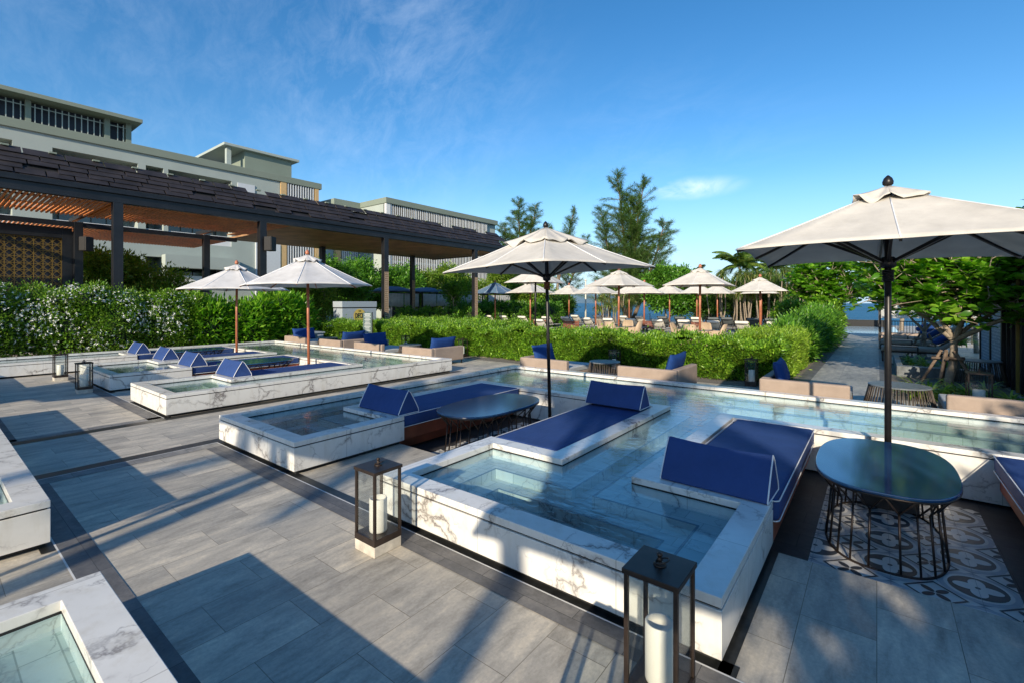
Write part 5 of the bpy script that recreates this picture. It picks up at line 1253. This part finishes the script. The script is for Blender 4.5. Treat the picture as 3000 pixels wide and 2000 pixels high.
def broad(P, D, L, Wd):
    """rounder two-segment leaves for near trees"""
    n = len(P); D = norm(D); up = rng.normal(size=(n, 3)) * .35 + np.array([0, 0, 1.0]); S = norm(np.cross(D, up)); N = np.cross(S, D)
    L = L * rng.uniform(.65, 1.2, (n, 1)); Wd = Wd * rng.uniform(.8, 1.15, (n, 1)); pts = [P]
    prof = [(.30, .34, .00), (.62, .50, -.03), (.86, .36, -.09)]
    cols = [P]
    for u, hw, dz in prof: c = P + D * L * u + N * L * dz; cols += [c + S * Wd * hw + N * Wd * .10, c, c - S * Wd * hw + N * Wd * .10]
    cols.append(P + D * L - N * L * .16); V = np.stack(cols, 1).reshape(-1, 3); i = np.arange(n)[:, None] * 11
    f = [(0, 2, 1), (0, 3, 2), (1, 2, 5), (1, 5, 4), (2, 3, 6), (2, 6, 5), (4, 5, 8), (4, 8, 7), (5, 6, 9), (5, 9, 8), (7, 8, 10), (8, 9, 10)]
    return V, np.concatenate([i + np.array([q]) for q in f], 0)
rs = random.Random(5)
tips = [(rs.uniform(-1.6, 2.2), rs.uniform(-1.2, 1.3), rs.uniform(1.7, 4.2)) for _ in range(330)]
tips = [p for p in tips if p[2] > 1.6 + .35 * abs(p[0])]
rosette_tree('glossy large leaved tree on a propped trunk at the right, over the cane stool', (1.40, 15.9, 0), [(.12, .1, 1.15), (-.7, .1, 2.0), (-.2, .5, 2.4), (.35, -.3, 2.4), (.9, .3, 1.9), (1.5, -.5, 2.0)], tips, 0, .25, .14, .105)
tips = [(rs.uniform(-1.1, 1.1), rs.uniform(-.9, .9), rs.uniform(1.75, 3.3)) for _ in range(48)]
rosette_tree('smaller propped tree farther along the path, left of the big glossy one', (1.42, 23.6, 0), [(0, 0, 1.0), (-.6, .1, 1.8), (.5, .3, 1.9), (.1, -.4, 2.0)], tips, 0, .24, .13, .085)
tips = [(rs.uniform(-1.3, 1.3), rs.uniform(-1.3, 1.3), rs.uniform(1.9, 3.9)) for _ in range(50)]
rosette_tree('third broad leaved tree beside the cabana blinds', (3.3, 27.5, 0), [(0, 0, 1.3), (-.6, .1, 2.0), (.6, .1, 2.0), (.1, .4, 2.2)], tips, 0, .26, .14, .09, False)
tips = [(rs.uniform(-1.7, 2.3), rs.uniform(-1.1, 1.1), rs.uniform(1.9, 4.6)) for _ in range(190)]
tips = [p_ for p_ in tips if ((p_[0] - .3) / 2.0) ** 2 + ((p_[2] - 3.3) / 1.35) ** 2 < 1.05]
rosette_tree('sea almond tree with pale forked trunks at the end of the path', (-2.5, 33.5, 0), [(0, 0, 1.2), (-.9, .1, 2.4), (-.2, -.2, 2.8), (.6, .3, 2.6), (1.2, -.2, 2.4)], tips, 0, .36, .20, .12, False)
# strap leaved plants
def straps(label, spots, L, Wd, mat='variegated', name='striped_strap_plant', n=46, z=.02, cat='plant'):
    t = thing(name, label, cat, (0, 0, 0)); V, F = [], []; c0 = 0; seg = 5
    for (x, y) in spots:
        for _ in range(n):
            a = random.uniform(0, 2 * PI); el = random.uniform(.5, 1.35); l = L * random.uniform(.6, 1.15); d = Vector((math.cos(a), math.sin(a), 0)); s = Vector((-math.sin(a), math.cos(a), 0)); p = Vector((x + random.gauss(0, .05), y + random.gauss(0, .05), z)); e = el
            for k in range(seg + 1):
                w_ = Wd * (1 - (k / seg) ** 2.2) * .5 + .001; V += [p + s * w_, p - s * w_]; p = p + (d * math.cos(e) + Vector((0, 0, math.sin(e)))) * l / seg; e -= .36
            for k in range(seg): b = c0 + 2 * k; F.append((b, b + 1, b + 3, b + 2))
            c0 += 2 * (seg + 1)
    mesh_np('leaf_blades', np.array([tuple(v) for v in V]), np.array(F), M[mat], t); 
    c = MB()
    for (x, y) in spots: c.lathe([(.05, 0), (.06, .03), (.03, .08)], 8, (x, y, z - .02))
    c.build('crown_base', M['bark'], t); return t
straps('striped strap leaved plants in front of the propped tree trunk', [(.75, 13.6), (1.15, 13.9), (.95, 14.4), (1.6, 14.0), (1.9, 14.6), (1.35, 14.8), (2.15, 13.6), (.7, 14.8)], .62, .045)
straps('striped strap leaved plants in the far kerbed bed', [(.85, 18.6), (1.2, 18.3), (1.6, 18.5), (1.95, 18.8), (1.1, 19.2), (.8, 19.6)], .5, .04, z=.2)
straps('striped strap leaves beside the candle lantern at the right edge', [(2.1, 12.6), (2.35, 12.2), (2.2, 13.1)], .6, .045)
straps('yellowish strap plant behind the loungers at the right', [(2.5, 24.5), (2.6, 25.4)], .9, .06, z=.5)
# palms
def palm(label, base, hgt, n=20, L=3.2, lean=(0, 0), tip=.5):
    t = thing('coconut_palm', label, 'palm', base); tm = MB(); top = Vector((lean[0], lean[1], hgt)); limb(tm, (0, 0, 0), top, .16, .10, .03, 9); tm.build('trunk', M['palebark'], t)
    V, F = [], []; c0 = 0; rach = MB()
    for k in range(n):
        a = 2 * PI * k / n + random.uniform(-.2, .2); e = random.uniform(.3, 1.45); d = Vector((math.cos(a), math.sin(a), 0)); p = top.copy(); pts = [p.copy()]; seg = 12; l = L * random.uniform(.8, 1.1)
        for i in range(seg): p = p + (d * math.cos(e) + Vector((0, 0, math.sin(e)))) * l / seg; e -= .13 + .02 * random.random(); pts.append(p.copy())
        rach.tube(pts, [.03 * (1 - i / seg) + .006 for i in range(seg + 1)], 5)
        for i in range(1, seg):
            for q in range(6):
                u = i + q / 6; j = int(u); pp = pts[j].lerp(pts[min(j + 1, seg)], u - j); ax = (pts[min(j + 1, seg)] - pts[j]).normalized()
                for sgn in (-1, 1):
                    s = Vector((-math.sin(a), math.cos(a), 0)) * sgn; ll_ = L * .22 * math.sin(PI * min(1, (u + 1.5) / (seg + 1.5))) ** .6; dr = (s * .8 + ax * .55 + Vector((0, 0, -.35 - .25 * random.random()))).normalized()
                    w_ = ax * .03; V += [pp - w_, pp + w_, pp + dr * ll_ * .6 + w_ * .8, pp + dr * ll_ + Vector((0, 0, -.06))]; F.append((c0, c0 + 1, c0 + 2, c0 + 3)); c0 += 4
    rach.build('frond_stem', M['palmleaf'], t); mesh_np('fronds', np.array([tuple(v) for v in V]), np.array(F), M['palmleaf'], t); return t
palm('coconut palm crown left of the screw pines, above the right dining parasol', (-18.4, 61.5, -2), 7.2, 22, 3.0)
palm('tallest coconut palm above the screw pines', (-11.6, 54.5, -2), 7.9, 24, 3.4)
palm('coconut palm right of the tallest one, behind the screw pines', (-8.4, 56.5, -2), 7.6, 22, 3.2)
palm('palm whose fronds hang beside the sea gap at the right', (1.4, 46, -1), 6.2, 24, 3.0)
palm('small palm with drooping fronds behind the centre pole', (-29.5, 46.5, -1), 6.6, 16, 2.6)
palm('little palm under the tall casuarina', (-24.6, 50, -1), 5.0, 14, 2.0)
palm('far palm at the tip of the large parasol', (-5.6, 58, -2), 7.6, 20, 3.0)
# screw pines
def pandanus(label, base, heads, Lf=1.0):
    t = thing('screw_pine', label, 'tree', base); tm = MB(); V, F = [], []; c0 = 0; seg = 4
    for (x, y, z) in heads:
        limb(tm, (x * .88 + random.uniform(-.15, .15), y * .8, 0), (x, y, z), .06, .035, .05, 7)
        for _ in range(105):
            a = random.uniform(0, 2 * PI); e = random.uniform(-.1, 1.4); l = Lf * random.uniform(.6, 1.15); d = Vector((math.cos(a), math.sin(a), 0)); s = Vector((-math.sin(a), math.cos(a), 0)); p = Vector((x, y, z + random.uniform(-.15, .1)))
            for k in range(seg + 1):
                w_ = .03 * (1 - (k / seg) ** 2) + .002; V += [p + s * w_, p - s * w_]; p = p + (d * math.cos(e) + Vector((0, 0, math.sin(e)))) * l / seg; e -= .55
            for k in range(seg): b = c0 + 2 * k; F.append((b, b + 1, b + 3, b + 2))
            c0 += 2 * (seg + 1)
    tm.build('stems', M['palebark'], t); mesh_np('crown', np.array([tuple(v) for v in V]), np.array(F), M['pandan'], t); return t
def heads(n, rx, ry, z0, z1, seed): r_ = random.Random(seed); return [(r_.uniform(-rx, rx), r_.uniform(-ry, ry), r_.uniform(z0, z1)) for _ in range(n)]
pandanus('screw pine thicket left part, pale stems behind the right dining parasol', (-10.6, 46.5, 0), heads(17, 2.0, 1.4, 2.6, 4.9, 31))
pandanus('screw pine thicket in the middle, tall pale stems', (-7.6, 46.2, 0), heads(18, 2.0, 1.4, 2.8, 5.0, 32))
pandanus('screw pine thicket right part beside the rightmost terrace parasol', (-4.9, 45.2, 0), heads(15, 1.6, 1.3, 2.4, 4.6, 33))
pandanus('small screw pine under the tall casuarina, drooping to the terrace', (-21.5, 44.5, 0), heads(20, 2.2, 1.2, 1.2, 3.5, 34), .95)
# casuarinas
def casuarina(label, base, stems, seed, dens=1.0):
    t = thing('casuarina_tree', label, 'tree', base); rs = random.Random(seed); tm = MB(); P, D = [], []
    for (lean_x, lean_y, hgt, z0, blen) in stems:
        top = Vector((lean_x, lean_y, hgt)); pts = limb(tm, (0, 0, 0), top, .26, .03, .02, 12); nb = int(hgt * 4.6 * dens)
        for k in range(nb):
            u = z0 + (1 - z0) * (k + rs.random()) / nb; j = u * 11; i = min(10, int(j)); p = pts[i].lerp(pts[i + 1], j - i); a = rs.uniform(0, 2 * PI); fall = (1 - (u - z0) / (1 - z0)); l = blen * (.14 + .86 * fall ** .8) * rs.uniform(.55, 1.15); e = rs.uniform(.25, .85)
            d = Vector((math.cos(a), math.sin(a), 0)); seg = 7; bp = [p.copy()]; q = p.copy()
            for s_ in range(seg): q = q + (d * math.cos(e) + Vector((0, 0, math.sin(e)))) * l / seg; e += rs.uniform(-.12, .16) if s_ < 4 else rs.uniform(-.22, .02); bp.append(q.copy())
            tm.tube(bp, [.035 * (1 - s_ / seg) + .007 for s_ in range(seg + 1)], 4, caps=False)
            cnt = int(l * 75 * dens) + 10
            for _ in range(cnt):
                v = rs.uniform(.12, 1.0) * seg; ii = min(seg - 1, int(v)); pp = bp[ii].lerp(bp[ii + 1], v - ii); sp = .07 + .04 * l * (1 - v / seg)
                pp = pp + Vector((rs.gauss(0, sp), rs.gauss(0, sp), rs.gauss(0, sp * .8))); P.append(tuple(pp)); ax = (bp[ii + 1] - bp[ii]).normalized(); D.append((ax.x * 1.1 + rs.gauss(0, .55), ax.y * 1.1 + rs.gauss(0, .55), ax.z * 1.1 + rs.gauss(.0, .5)))
    tm.build('trunk', M['bark'], t); leafobj('crown', np.array(P), np.array(D), .52, .030, M['needle'], t, fold=.05, droop=.22); return t
casuarina('tall feathery casuarina with twin pointed tops, right of centre', (-22.4, 50.5, -1), [(-1.2, -.6, 17.9, .12, 5.8), (1.3, 1.1, 17.0, .16, 5.6), (-2.6, -1.8, 13.6, .2, 4.6), (3.2, 2.6, 12.4, .2, 5.2), (.1, .1, 14.5, .15, 6.0)], 3, 1.25)
casuarina('rounder casuarina rising beside the hotel wing end', (-37.0, 48.5, -1), [(.2, 0, 16.4, .28, 4.2), (1.7, 1.8, 15.8, .3, 4.0), (-1.2, -1.2, 13.2, .25, 4.2), (2.9, 2.9, 13.2, .3, 3.6)], 4, 1.3)
casuarina('small leaning casuarina between the two larger ones', (-33.0, 50.5, -1), [(2.2, 2.2, 15.2, .45, 2.8), (3.4, 3.4, 11.5, .35, 3.6)], 5, 1.1)
# planting behind and beside the camera that throws the dappled shade
palm('palm behind the photographer at the left', (-2.6, -8.0, 0), 5.4, 20, 3.0)
palm('palm behind the photographer at the right', (1.2, -9.0, 0), 6.6, 20, 3.2)
tree('unseen tree added behind the photographer to shade the right paving', (4.3, -8.2, 0), [(0, 0, 3.0, .6)], blobs(0, 0, 4.6, 1.5, 1.8, .9, 7, .7, 43), M['shrub'], 3000, .3, .16)  # out of view, added to cast more shade on the paving
tree('broad tree beside the photographer to the right', (6.2, -3.2, 0), [(0, 0, 3.0, .6)], blobs(0, 0, 4.6, 1.8, 1.8, 1.0, 9, .95, 41), M['shrub'], 12000, .3, .16)
tree('broad tree farther right of the photographer', (7.6, -1.2, 0), [(0, 0, 3.0, .6)], blobs(0, 0, 5.2, 1.9, 1.9, 1.2, 9, 1.0, 42), M['shrub'], 12000, .3, .16)
